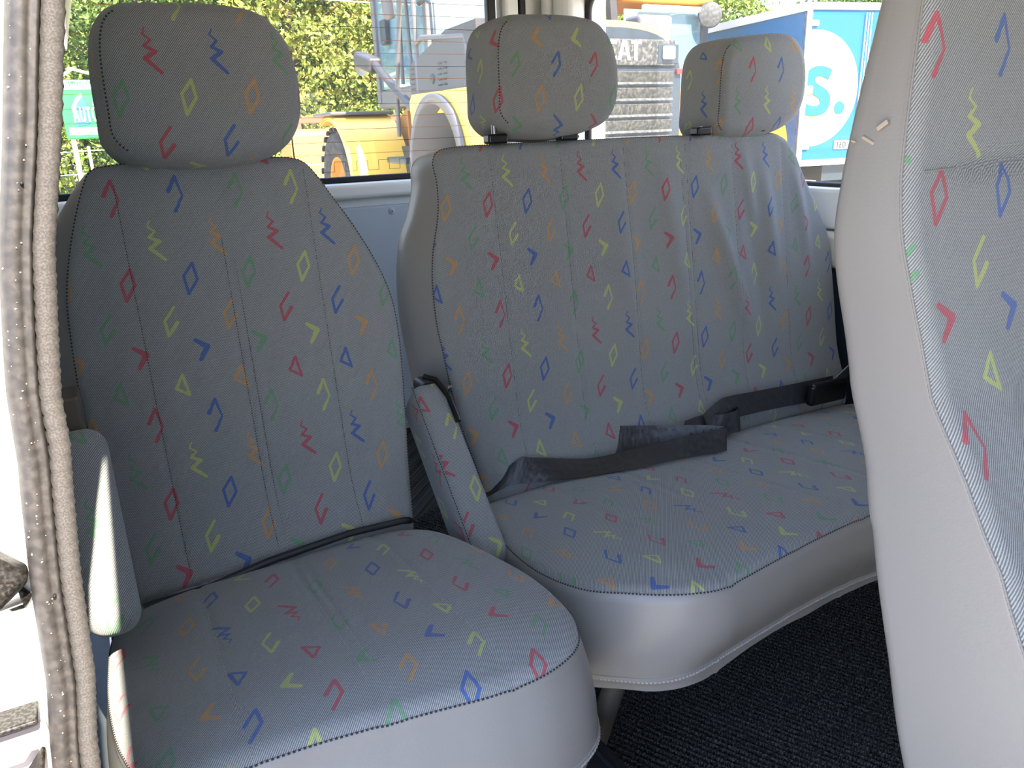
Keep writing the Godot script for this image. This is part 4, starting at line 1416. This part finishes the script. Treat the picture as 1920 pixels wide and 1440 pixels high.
func loader() -> void:
	var t := thing("wheel_loader", "big yellow and grey wheel loader parked behind the minibus", "wheel loader")
	var b := MB.new()
	# engine hood: arched section running forward from the rear grille
	var arch := PackedVector2Array()
	arch.append(Vector2(3.80, 0.15))
	arch.append(Vector2(6.22, 0.15))
	for k in 25:
		var an := PI * k / 24.0
		var c := cos(an)
		arch.append(Vector2(5.01 + 1.21 * signf(c) * pow(absf(c), 0.55), 1.44 + 0.72 * pow(sin(an), 0.62)))
	b.prism(arch, Vector3(0, 0, -7.36), Vector3.RIGHT, Vector3.UP, Vector3(0, 0, -0.28))
	var upper := PackedVector2Array()
	for q in arch:
		upper.append(Vector2(q.x, maxf(q.y, 1.30)))
	b.prism(upper, Vector3(0, 0, -7.60), Vector3.RIGHT, Vector3.UP, Vector3(0, 0, -1.8))
	var hood := put("hood", b, M.yellow, t)
	b = MB.new()
	var rim := PackedVector2Array()
	for q in arch:
		rim.append(Vector2(5.01 + (q.x - 5.01) * 0.985, 0.15 + (q.y - 0.15) * 0.965))
	b.prism(rim, Vector3(0, 0, -7.36), Vector3.RIGHT, Vector3.UP, Vector3(0, 0, 0.05))
	var rf := put("rear_frame", b, M.slate, t)
	b = MB.new()
	b.box(Vector3(4.98, 0.92, -7.30), Vector3(2.20, 1.50, 0.03))
	put("grille_backing", b, M.slate, rf)
	for k in 9:
		b = MB.new()
		b.rbox(Transform3D(Basis(Vector3.RIGHT, 0.35), Vector3(4.98, 1.585 - 0.168 * k, -7.27)), Vector3(1.06, 0.062, 0.008), 0.006, 2)
		b.rbox(Transform3D(Basis(Vector3.RIGHT, -0.5), Vector3(4.98, 1.520 - 0.168 * k, -7.245)), Vector3(1.06, 0.016, 0.006), 0.004, 2)
		put("louvre", b, M.louvre, rf)
	b = MB.new()
	b.rbox(Transform3D(Basis(), Vector3(4.98, 1.835, -7.29)), Vector3(1.10, 0.135, 0.02), 0.015)
	var np := put("name_panel", b, M.louvre, rf)
	letters("lettering", np, "CAT", Vector3(5.135, 1.755, -7.268), Vector3.RIGHT, Vector3.UP, 0.200, M.white, 0.98)
	b = MB.new()
	b.rbox(Transform3D(Basis(), Vector3(5.98, 1.825, -7.275)), Vector3(0.145, 0.10, 0.012), 0.01)
	put("lamp_mount", b, M.slate, rf)
	b = MB.new()
	b.rbox(Transform3D(Basis(), Vector3(5.965, 1.835, -7.24)), Vector3(0.075, 0.068, 0.03), 0.02, 4)
	put("work_light", b, M.lens, rf)
	b = MB.new()
	b.rbox(Transform3D(Basis(), Vector3(6.17, 1.645, -7.28)), Vector3(0.055, 0.028, 0.012), 0.006)
	put("reflector", b, M.red, rf)
	# rear fender with an arch cut out of it
	var fend := PackedVector2Array()
	var side := PackedVector2Array()
	side.append(Vector2(7.18, 0.30))
	side.append(Vector2(7.18, 1.46))
	side.append(Vector2(7.26, 1.52))
	side.append(Vector2(9.16, 1.52))
	side.append(Vector2(9.26, 1.44))
	for k in 25:
		var an := PI * k / 24.0
		side.append(Vector2(8.44 + 0.74 * cos(an), 0.55 + 0.90 * pow(sin(an), 0.9)))
	side.append(Vector2(7.70, 0.30))
	b = MB.new()
	b.prism(side, Vector3(3.66, 0, 0), Vector3(0, 0, -1), Vector3.UP, Vector3(0.10, 0, 0))
	b.box(Vector3(4.0, 1.50, -8.2), Vector3(0.66, 0.04, 2.0))
	b.box(Vector3(4.0, 0.90, -7.20), Vector3(0.66, 1.2, 0.04))
	var rfn := put("rear_fender", b, M.yellow, t)
	b = MB.new()
	var lip := PackedVector3Array()
	for k in 37:
		var an := PI * k / 36.0
		lip.append(Vector3(3.70, 0.55 + 0.90 * pow(sin(an), 0.9), -8.44 - 0.74 * cos(an)))
	var lp := PackedVector3Array()
	var lu := PackedVector2Array()
	for p in lip:
		var c := Vector3(3.70, 0.55, -8.44)
		var out := (p - c).normalized()
		for q in [[0.05, -0.06], [0.05, -0.11], [-0.06, -0.11], [-0.06, 0.45]]:
			lp.append(p + out * q[0] + Vector3(q[1], 0, 0))
			lu.append(Vector2(q[1], p.y))
	b.grid(37, 4, lp, lu, Vector3(4.4, 0.55, -8.44), false)
	put("arch_lip", b, M.grey_light, rfn)
	b = MB.new()
	b.box(Vector3(4.60, 0.85, -8.45), Vector3(0.06, 1.3, 1.7))
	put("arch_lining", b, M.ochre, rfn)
	# grey cover above the fender, sloping forward
	b = MB.new()
	b.prism(PackedVector2Array([Vector2(7.45, 1.52), Vector2(9.28, 1.52), Vector2(9.30, 1.80), Vector2(9.22, 1.86), Vector2(8.2, 2.12), Vector2(7.45, 2.14)]), Vector3(3.70, 0, 0), Vector3(0, 0, -1), Vector3.UP, Vector3(0.55, 0, 0))
	var cv := put("tank_cover", b, M.grey_metal, t)
	b = MB.new()
	b.lathe(PackedVector2Array([Vector2(0.001, 0.02), Vector2(0.05, 0.02), Vector2(0.055, 0.0)]), Vector3(3.70, 1.66, -8.60), Vector3.LEFT, 20)
	put("filler_cap", b, M.dark_plastic, cv)
	for r in 5:
		for q in [8.38, 8.24, 9.16, 9.22]:
			b = MB.new()
			b.rbox(Transform3D(Basis(Vector3.FORWARD, 0.6), Vector3(3.695, 1.58 + 0.055 * r, -q)), Vector3(0.022, 0.003, 0.045 if q < 9 else 0.018), 0.002, 1)
			put("vent_lip", b, M.grey_metal, cv)
	wheel(t, Vector3(4.22, 0.21, -8.52), 0.71, 0.60)
	wheel(t, Vector3(3.86, 0.33, -12.35), 0.86, 0.62)
	wheel(t, Vector3(6.10, 0.33, -12.35), 0.86, 0.62)
	# front fender: quarter cylinder over the tyre
	b = MB.new()
	var fp := PackedVector3Array()
	var fu := PackedVector2Array()
	var fq := PackedVector3Array()
	for r in 21:
		var an := lerpf(deg_to_rad(118), deg_to_rad(-8), r / 20.0)
		for x in [3.50, 3.52, 4.0, 4.42]:
			var rr := 1.06 if x > 3.51 else 1.0
			fp.append(Vector3(x, 0.33 + rr * sin(an), -12.35 + rr * cos(an)))
			fq.append(Vector3(x, 0.33 + (rr - 0.03) * sin(an), -12.35 + (rr - 0.03) * cos(an)))
			fu.append(Vector2(x, r))
	b.grid(21, 4, fp, fu, Vector3(4.0, 0.33, -12.35))
	b.grid(21, 4, fq, fu, Vector3(4.0, 0.33, -9.0))
	var ff := put("front_fender", b, M.yellow, t)
	b = MB.new()
	b.box(Vector3(3.95, 1.40, -12.45), Vector3(1.0, 0.05, 1.0), 0.02)
	put("fender_step", b, M.grey_light, ff)
	b = MB.new()
	b.box(Vector3(4.52, 0.95, -11.30), Vector3(0.20, 0.90, 0.03))
	put("fender_guard", b, M.ochre, ff)
	# frame between axles, steps
	b = MB.new()
	b.box(Vector3(5.0, 0.55, -11.0), Vector3(1.3, 0.7, 4.4))
	put("chassis", b, M.grey_metal, t)
	b = MB.new()
	b.box(Vector3(4.0, 0.30, -10.3), Vector3(0.7, 0.10, 0.9), 0.02)
	b.box(Vector3(4.0, 0.75, -10.0), Vector3(0.6, 0.08, 0.7), 0.02)
	put("access_step", b, M.slate, t)
	# lifting arm
	b = MB.new()
	b.prism(PackedVector2Array([Vector2(9.6, 1.3), Vector2(10.3, 2.0), Vector2(10.9, 1.9), Vector2(12.5, 1.1), Vector2(15.3, 0.5), Vector2(15.3, 0.1), Vector2(12.5, 0.7), Vector2(10.6, 1.1), Vector2(9.7, 1.05)]), Vector3(4.6, 0, 0), Vector3(0, 0, -1), Vector3.UP, Vector3(0.9, 0, 0))
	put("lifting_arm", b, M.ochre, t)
	# bucket
	b = MB.new()
	b.prism(PackedVector2Array([Vector2(15.0, 0.1), Vector2(15.0, 1.10), Vector2(15.5, 1.22), Vector2(15.35, 0.55), Vector2(15.6, 0.15), Vector2(16.6, -0.2), Vector2(16.6, -0.3), Vector2(15.3, -0.1)]), Vector3(3.55, 0, 0), Vector3(0, 0, -1), Vector3.UP, Vector3(2.9, 0, 0))
	var bk := put("bucket", b, M.bucket, t)
	b = MB.new()
	b.prism(PackedVector2Array([Vector2(15.0, 0.0), Vector2(15.0, 1.15), Vector2(15.5, 1.27), Vector2(16.6, -0.25), Vector2(15.3, -0.1)]), Vector3(3.53, 0, 0), Vector3(0, 0, -1), Vector3.UP, Vector3(0.05, 0, 0))
	put("side_plate", b, M.bucket, bk)
	b = MB.new()
	b.box(Vector3(4.4, 0.30, -14.8), Vector3(1.6, 0.62, 0.2), 0.04)
	put("bucket_back", b, M.yellow, bk)
	# cab
	b = MB.new()
	for q in [[4.05, -9.45], [5.95, -9.45], [4.05, -11.3], [5.95, -11.3]]:
		b.rbox(Transform3D(Basis(), Vector3(q[0], 2.45, q[1])), Vector3(0.05, 0.95, 0.06), 0.02)
	b.rbox(Transform3D(Basis(), Vector3(5.0, 1.55, -10.4)), Vector3(0.98, 0.12, 0.98), 0.03)
	b.rbox(Transform3D(Basis(), Vector3(5.0, 3.40, -10.4)), Vector3(1.05, 0.10, 1.08), 0.05)
	var cab := put("cab_frame", b, M.grey_light, t)
	for q in [[Vector3(4.05, 2.48, -10.4), Vector3(0.02, 1.6, 1.7)], [Vector3(5.0, 2.48, -9.45), Vector3(1.8, 1.6, 0.02)], [Vector3(5.0, 2.48, -11.3), Vector3(1.8, 1.6, 0.02)]]:
		b = MB.new()
		b.box(q[0], q[1])
		put("cab_window", b, M.cab_glass, cab)
	pipe("door_rail", cab, [Vector3(3.98, 1.7, -9.9), Vector3(3.95, 2.75, -9.9), Vector3(3.95, 2.85, -10.0), Vector3(3.98, 2.85, -10.2), Vector3(3.98, 1.7, -10.25)], 0.025, M.grey_light)
	b = MB.new()
	b.rbox(Transform3D(Basis(), Vector3(4.02, 2.40, -10.85)), Vector3(0.06, 0.16, 0.10), 0.03)
	put("door_latch", b, M.slate, cab)
	# handrails and poles by the ladder
	pipe("handrail", t, [Vector3(3.72, 1.5, -9.06), Vector3(3.72, 2.15, -9.07), Vector3(3.72, 3.2, -9.10)], 0.032, M.grey_light)
	pipe("handrail", t, [Vector3(3.72, 1.05, -9.85), Vector3(3.71, 1.5, -9.80), Vector3(3.70, 2.15, -9.58), Vector3(3.70, 3.1, -9.25)], 0.028, M.grey_light)
	pipe("handrail", t, [Vector3(3.72, 2.05, -9.12), Vector3(3.72, 2.12, -8.9), Vector3(3.72, 2.02, -7.75), Vector3(3.72, 1.90, -7.70), Vector3(3.72, 1.5, -7.70)], 0.030, M.grey_light)
	pipe("handrail", t, [Vector3(3.78, 2.50, -9.05), Vector3(3.78, 2.52, -8.85), Vector3(3.78, 2.45, -8.70), Vector3(3.78, 2.0, -8.68)], 0.030, M.slate)
	# work lamp on an angled arm
	pipe("lamp_arm", t, [Vector3(3.72, 1.35, -9.25), Vector3(3.72, 1.55, -9.7), Vector3(3.72, 1.97, -10.55)], 0.055, M.grey_metal)
	b = MB.new()
	b.rbox(Transform3D(Basis(Vector3.RIGHT, 0.22), Vector3(3.72, 2.02, -10.85)), Vector3(0.10, 0.10, 0.32), 0.05, 4)
	var lm := put("lamp_head", b, M.grey_metal, t)
	b = MB.new()
	b.lathe(PackedVector2Array([Vector2(0.001, 0.05), Vector2(0.06, 0.03), Vector2(0.085, 0.0)]), Vector3(3.72, 1.95, -11.15), Vector3(0, -0.2, -1), 20)
	put("lamp_lens", b, M.lens, lm)
	# mirror hanging from the pole
	b = MB.new()
	b.rbox(Transform3D(Basis(Vector3.BACK, 0.1), Vector3(3.66, 2.60, -9.75)), Vector3(0.05, 0.19, 0.12), 0.05, 4)
	put("mirror", b, M.grey_light, t)

func second_machine() -> void:
	var t := thing("excavator", "yellow machine cab with roof lamps standing behind the wheel loader", "excavator")
	var b := MB.new()
	var z := -11.0
	b.box(Vector3(9.0, 0.65, z - 1.0), Vector3(2.6, 2.0, 2.2), 0.1)
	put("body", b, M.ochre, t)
	b = MB.new()
	for q in [[7.95, 0.10], [9.75, -0.06]]:
		b = MB.new()
		b.rbox(Transform3D(Basis(Vector3.BACK, q[1]), Vector3(q[0], 2.1, z)), Vector3(0.07, 0.95, 0.07), 0.02)
		put("cab_pillar", b, M.grey_metal, t)
	b = MB.new()
	b.rbox(Transform3D(Basis(), Vector3(9.75, 2.0, z - 0.6)), Vector3(0.10, 0.9, 0.5), 0.05)
	var cab := put("cab_side", b, M.grey_metal, t)
	b = MB.new()
	b.rbox(Transform3D(Basis(), Vector3(8.95, 3.03, z - 0.5)), Vector3(0.95, 0.09, 0.62), 0.06)
	put("roof", b, M.ochre, cab)
	b = MB.new()
	b.rbox(Transform3D(Basis(), Vector3(9.0, 2.86, z + 0.15)), Vector3(0.62, 0.045, 0.05), 0.03)
	put("lamp_bar", b, M.white, cab)
	b = MB.new()
	b.box(Vector3(8.9, 2.15, z + 0.02), Vector3(1.6, 1.4, 0.02))
	put("cab_window", b, M.cab_glass, cab)
	b = MB.new()
	b.lathe(PackedVector2Array([Vector2(0.001, 0.03), Vector2(0.18, 0.03), Vector2(0.205, 0.0), Vector2(0.19, -0.05), Vector2(0.001, -0.06)]), Vector3(9.70, 2.78, z + 0.25), Vector3(-0.45, 0.0, 0.9).normalized(), 28)
	put("mirror", b, M.louvre, t)
	b = MB.new()
	b.lathe(PackedVector2Array([Vector2(0.001, 0.22), Vector2(0.06, 0.20), Vector2(0.085, 0.06), Vector2(0.10, 0.04), Vector2(0.10, 0.0)]), Vector3(8.62, 3.10, z - 0.1), Vector3.UP, 20)
	put("beacon", b, M.amber, t)
	b = MB.new()
	b.rbox(Transform3D(Basis(), Vector3(8.15, 2.45, z + 0.6)), Vector3(0.33, 0.22, 0.2), 0.07, 4)
	put("air_box", b, M.grey_light, t)
	b = MB.new()
	b.lathe(PackedVector2Array([Vector2(0.14, 0.0), Vector2(0.14, 1.6), Vector2(0.10, 1.62)]), Vector3(9.85, 0.4, z + 0.3), Vector3.UP, 20)
	put("exhaust_stack", b, M.grey_metal, t)

func disc_cut(cx: float, cy: float, r: float, xmin: float, xmax: float, ymin: float) -> PackedVector2Array:
	var o := PackedVector2Array()
	for k in 72:
		var an := TAU * k / 72
		o.append(Vector2(cx + r * cos(an), cy + r * sin(an)))
	var clip := PackedVector2Array([Vector2(xmin, ymin), Vector2(xmax, ymin), Vector2(xmax, 9), Vector2(xmin, 9)])
	var res := Geometry2D.intersect_polygons(o, clip)
	return res[0]

func box_truck() -> void:
	var t := thing("box_truck", "bright blue box truck with a pale yellow disc and letter s on its rear", "truck")
	var right := Vector3(0.98, 0, 0.187).normalized()
	var back := Vector3(0.187, 0, -0.98).normalized()
	var o := Vector3(10.15, 0, -9.10)
	var wide := 2.45
	var long := 7.0
	var b := MB.new()
	b.prism(PackedVector2Array([Vector2(0, 0.42), Vector2(wide, 0.42), Vector2(wide, 2.72), Vector2(0, 2.72)]), o, right, Vector3.UP, back * long)
	var body := put("cargo_box", b, M.truck_blue, t)
	# edge extrusions
	for q in [[0.0, 0.36, 0.075, 2.40], [wide - 0.075, 0.36, 0.075, 2.40], [0.0, 2.66, wide, 0.10], [0.0, 0.36, wide, 0.09]]:
		b = MB.new()
		b.prism(PackedVector2Array([Vector2(q[0], q[1]), Vector2(q[0] + q[2], q[1]), Vector2(q[0] + q[2], q[1] + q[3]), Vector2(q[0], q[1] + q[3])]), o - back * 0.03, right, Vector3.UP, back * 0.10)
		put("edge_profile", b, M.aluminium, body)
	for q in [[0.36, 0.10], [2.64, 0.12]]:
		b = MB.new()
		b.prism(PackedVector2Array([Vector2(0, q[0]), Vector2(long, q[0]), Vector2(long, q[0] + q[1]), Vector2(0, q[0] + q[1])]), o - right * 0.03, back, Vector3.UP, right * 0.05)
		put("edge_profile", b, M.aluminium, body)
	# disc print on the rear and round the corner on the side
	b = MB.new()
	b.prism(disc_cut(0.20, 1.52, 0.86, 0.08, wide, 0.46), o - back * 0.006, right, Vector3.UP, back * 0.004)
	put("disc_print", b, M.truck_yellow, body)
	b = MB.new()
	b.prism(disc_cut(1.1, 0.60, 0.86, 0.05, long, 0.46), o - right * 0.006, back, Vector3.UP, right * 0.004)
	put("disc_print", b, M.yellow, body)
	letters("lettering", body, "s", o + right * 0.045 + Vector3(0, 1.12, 0) - back * 0.012, right, Vector3.UP, 0.74, M.truck_blue, 1.02, 0.008)
	b = MB.new()
	b.prism(disc_cut(0.735, 1.235, 0.098, 0, 5, 0), o - back * 0.012, right, Vector3.UP, back * 0.004)
	put("full_stop", b, M.truck_blue, body)
	for q in [2.43, 0.62]:
		b = MB.new()
		b.prism(PackedVector2Array([Vector2(0.05, q), Vector2(0.20, q), Vector2(0.20, q + 0.08), Vector2(0.05, q + 0.08)]), o - back * 0.035, right, Vector3.UP, back * 0.012)
		put("hinge", b, M.aluminium, body)
	b = MB.new()
	b.prism(PackedVector2Array([Vector2(0.02, 1.46), Vector2(0.18, 1.46), Vector2(0.18, 1.57), Vector2(0.02, 1.57)]), o - back * 0.04, right, Vector3.UP, back * 0.02)
	put("catch_plate", b, M.aluminium, body)
	for s in [1.08, 1.13, 1.18]:
		b = MB.new()
		b.tube(PackedVector3Array([o + right * s + Vector3(0, 0.5, 0) - back * 0.03, o + right * s + Vector3(0, 2.62, 0) - back * 0.03]), 0.008, 8)
		put("lock_bar", b, M.aluminium, body)
	b = MB.new()
	b.prism(PackedVector2Array([Vector2(0.70, 0.60), Vector2(1.22, 0.60), Vector2(1.22, 0.73), Vector2(0.70, 0.73)]), o - back * 0.02, right, Vector3.UP, back * 0.012)
	var pl := put("number_plate", b, M.white, body)
	letters("lettering", pl, "TED", o + right * 0.735 + Vector3(0, 0.617, 0) - back * 0.026, right, Vector3.UP, 0.095, M.dark_plastic, 0.8, 0.004)
	# running gear
	b = MB.new()
	b.prism(PackedVector2Array([Vector2(0.6, 0.1), Vector2(1.8, 0.1), Vector2(1.8, 0.36), Vector2(0.6, 0.36)]), o + back * 0.1, right, Vector3.UP, back * (long + 1.2))
	put("chassis", b, M.slate, t)
	for s in [0.25, 2.2]:
		for d in [1.6, 6.0]:
			b = MB.new()
			b.lathe(PackedVector2Array([Vector2(0.01, -0.14), Vector2(0.24, -0.14), Vector2(0.28, -0.15), Vector2(0.44, -0.15), Vector2(0.47, -0.10), Vector2(0.47, 0.10), Vector2(0.44, 0.15), Vector2(0.01, 0.15)]), o + right * s + back * d + Vector3(0, -0.03, 0), right, 28)
			put("wheel", b, M.tyre, t)
	b = MB.new()
	b.prism(PackedVector2Array([Vector2(0.2, 0.0), Vector2(2.25, 0.0), Vector2(2.25, 1.9), Vector2(0.2, 1.9)]), o + back * (long + 0.15), right, Vector3.UP, back * 1.7)
	put("driver_cab", b, M.white, t)

func billboard() -> void:
	var t := thing("billboard", "green and white roadside sign on a cream post in front of the trees", "sign")
	var z := -20.0
	var b := MB.new()
	b.box(Vector3(0.72, 1.80, z), Vector3(1.60, 1.20, 0.05), 0.01)
	var bd := put("board", b, M.sign_green, t)
	b = MB.new()
	b.box(Vector3(0.72, 2.31, z + 0.03), Vector3(1.60, 0.20, 0.012))
	put("white_band", b, M.white, bd)
	b = MB.new()
	b.box(Vector3(0.72, 1.36, z + 0.03), Vector3(1.46, 0.15, 0.012))
	put("white_band", b, M.white, bd)
	b = MB.new()
	b.prism(PackedVector2Array([Vector2(0.14, 1.60), Vector2(0.12, 1.86), Vector2(0.22, 2.02), Vector2(0.34, 2.14), Vector2(0.36, 2.06), Vector2(0.30, 1.98)]), Vector3(0, 0, z + 0.026), Vector3.RIGHT, Vector3.UP, Vector3(0, 0, 0.006))
	put("emblem", b, M.sign_grey, bd)
	b = MB.new()
	b.prism(PackedVector2Array([Vector2(0.15, 1.46), Vector2(0.17, 1.80), Vector2(0.26, 1.97), Vector2(0.36, 2.06), Vector2(0.44, 1.84), Vector2(0.46, 1.60), Vector2(0.40, 1.50)]), Vector3(0, 0, z + 0.030), Vector3.RIGHT, Vector3.UP, Vector3(0, 0, 0.008))
	put("emblem", b, M.sign_blue, bd)
	letters("lettering", bd, "Nyamádi Kara", Vector3(0.00, 2.235, z + 0.04), Vector3.RIGHT, Vector3.UP, 0.17, M.sign_green, 0.62, 0.01)
	letters("lettering", bd, "AUTÓÜ", Vector3(0.12, 1.55, z + 0.045), Vector3.RIGHT, Vector3.UP, 0.40, M.white, 0.44, 0.01)
	letters("lettering", bd, "06 30 947 4920/A", Vector3(0.06, 1.31, z + 0.04), Vector3.RIGHT, Vector3.UP, 0.10, M.sign_green, 0.50, 0.01)
	for x in [0.03, 1.35]:
		b = MB.new()
		b.rbox(Transform3D(Basis(), Vector3(x, 0.36, z - 0.05)), Vector3(0.05, 0.87, 0.05), 0.02)
		put("post", b, M.pole, t)
	for q in [[-0.05, 2.42, 0.30, 2.62], [0.20, 2.64, 0.85, 2.44]]:
		b = MB.new()
		b.tube(PackedVector3Array([Vector3(q[0], q[1], z), Vector3(q[2], q[3], z + 0.3)]), 0.03, 8)
		put("lamp_arm", b, M.white, t)
	# wire fence by the sign
	t = thing("wire_fence", "thin wire fence on short cream posts beside the sign", "fence")
	for x in [0.38, 3.0, 5.6]:
		b = MB.new()
		b.rbox(Transform3D(Basis(), Vector3(x - 0.10, 0.27, z + 0.6)), Vector3(0.03, 0.77, 0.03), 0.01)
		put("post", b, M.pole, t)
	for y in [0.96, 0.5]:
		b = MB.new()
		b.tube(PackedVector3Array([Vector3(-3, y - 0.15, z + 0.6), Vector3(0.28, y, z + 0.6), Vector3(2.9, y - 0.02, z + 0.6), Vector3(5.5, y, z + 0.6)]), 0.008, 6)
		put("wire", b, M.aluminium, t)
	# red steel railing behind the bucket
	t = thing("steel_railing", "rusty red steel railing behind the loader bucket", "railing")
	b = MB.new()
	b.box(Vector3(5.2, 1.42, -18.0), Vector3(3.6, 0.13, 0.10), 0.02)
	put("top_rail", b, M.rust, t)
	for x in [3.5, 4.45, 5.6, 6.8]:
		b = MB.new()
		b.box(Vector3(x, 0.45, -18.0), Vector3(0.12, 1.9, 0.10), 0.02)
		put("post", b, M.rust, t)
	# cable across the yard
	b = MB.new()
	var c := PackedVector3Array()
	for k in 25:
		var f := k / 24.0
		c.append(Vector3(lerpf(-3, 12, f), lerpf(4.05, 3.60, f) - 0.25 * sin(PI * f), -16.0))
	b.tube(c, 0.014, 6)
	var o := put("overhead_cable", b, M.aluminium)
	tag(o, "pale overhead cable running in front of the trees", "cable")

func leaf_clump(sd: int) -> ArrayMesh:
	var r := RandomNumberGenerator.new()
	r.seed = sd
	var b := MB.new()
	for k in 9:
		var at := Vector3(r.randf_range(-1, 1), r.randf_range(-1, 1), r.randf_range(-1, 1)) * 0.17
		var d := Vector3(r.randf_range(-1, 1), r.randf_range(-0.8, 0.6), r.randf_range(-1, 1)).normalized()
		var s := d.cross(Vector3(r.randf_range(-1, 1), 1, r.randf_range(-1, 1))).normalized() * 0.042
		var up := s.cross(d).normalized() * 0.014
		var l := 0.15 * r.randf_range(0.7, 1.2)
		var shade := r.randf_range(0.70, 1.25)
		var c0 := b.v.size()
		var pt := [at, at + d * l * 0.45 + s + up, at + d * l, at + d * l * 0.45 - s + up]
		b.tri_flat(pt[0], pt[1], pt[2])
		b.tri_flat(pt[0], pt[2], pt[3])
		for j in b.v.size() - c0:
			b.c.append(Color(shade, shade, shade * r.randf_range(0.7, 1.1)))
	return b.mesh()

func trees() -> void:
	var clumps := [leaf_clump(1), leaf_clump(2), leaf_clump(3)]
	# x, z, height, radius, kind, label
	var list := [
		[-1.8, -23.5, 9.0, 2.5, 0, "tall dense tree behind the green and white sign"],
		[2.2, -24.0, 9.5, 2.7, 1, "tall dark green tree beyond the single seat's headrest"],
		[5.6, -22.5, 9.0, 2.5, 2, "yellow green tree standing behind the loader bucket"],
		[8.9, -23.5, 9.5, 2.6, 0, "leafy tree standing behind the wheel loader's handrails"],
		[12.3, -23.0, 9.5, 2.6, 1, "leafy tree standing behind the wheel loader's cab"],
		[15.6, -22.0, 7.5, 2.4, 2, "bright green tree behind the second machine's roof"],
		[18.9, -21.0, 6.9, 2.2, 0, "rounded tree above the side of the blue truck"],
		[25.8, -20.0, 8.0, 2.6, 1, "leafy tree standing beyond the rear of the blue truck"],
		[0.4, -28.5, 10.0, 3.0, 1, "shaded tree in the second row behind the green and white sign"],
		[4.6, -28.5, 10.5, 3.1, 0, "shaded tree in the second row behind the loader bucket"],
		[9.0, -29.0, 10.5, 3.1, 1, "shaded tree in the second row behind the loader's handrails"],
		[13.6, -28.5, 10.5, 3.1, 0, "shaded tree in the second row behind the loader's cab"],
		[18.6, -28.0, 8.6, 2.8, 1, "shaded tree in the second row behind the second machine"],
	]
	for q in list:
		var t := thing("tree", q[5], "tree", "trees beyond the yard")
		t.position = Vector3(q[0], -0.5, q[1])
		var b := MB.new()
		b.tube(PackedVector3Array([Vector3(0, 0, 0), Vector3(0.08, q[2] * 0.3, 0.05), Vector3(-0.05, q[2] * 0.62, 0), Vector3(0.02, q[2] * 0.9, 0)]), 0.20, 10, false, 0.05)
		put("trunk", b, M.bark, t)
		b = MB.new()
		for k in 7:
			var an: float = TAU * k / 7.0 + q[0]
			var y0: float = q[2] * (0.25 + 0.08 * k)
			b.tube(PackedVector3Array([Vector3(0, y0, 0), Vector3(cos(an) * q[3] * 0.45, y0 + 0.7, sin(an) * q[3] * 0.45), Vector3(cos(an) * q[3] * 0.8, y0 + 1.0, sin(an) * q[3] * 0.8)]), 0.06, 6, false, 0.02)
		put("branches", b, M.bark, t)
		# boughs: rounded masses of leaves from low down to the top
		var boughs := []
		for k in 30:
			var f := k / 29.0
			var rad: float = q[3] * (0.75 + 0.25 * sin(PI * f)) * (1.0 if f < 0.75 else 1.0 - (f - 0.75) * 2.4)
			var an := k * 2.4
			boughs.append([Vector3(cos(an) * rad * 0.62, 0.7 + (q[2] - 1.4) * f, sin(an) * rad * 0.62), rng.randf_range(0.75, 1.2)])
		var spots := []
		for bo in boughs:
			var n := int(125 * bo[1] * bo[1])
			for k in n:
				var d := Vector3(rng.randfn(), rng.randfn(), rng.randfn()).normalized()
				spots.append(bo[0] + d * bo[1] * pow(rng.randf(), 0.28) * Vector3(1, 0.85, 1).length() / 1.6)
		var mm := MultiMesh.new()
		mm.transform_format = MultiMesh.TRANSFORM_3D
		mm.use_colors = true
		mm.mesh = clumps[int(q[4])]
		mm.instance_count = spots.size()
		for k in spots.size():
			var s := rng.randf_range(0.75, 1.25)
			mm.set_instance_transform(k, Transform3D(Basis.from_euler(Vector3(rng.randf() * TAU, rng.randf() * TAU, rng.randf() * TAU)).scaled(Vector3.ONE * s), spots[k]))
			var tone := rng.randf_range(0.65, 1.2)
			mm.set_instance_color(k, Color(tone * rng.randf_range(0.9, 1.2), tone, tone * 0.9))
		var mi := MultiMeshInstance3D.new()
		mi.name = "foliage"
		mi.multimesh = mm
		mi.material_override = M["leaf%d" % int(q[4])]
		mi.set_meta("kind", "stuff")
		t.add_child(mi, true)
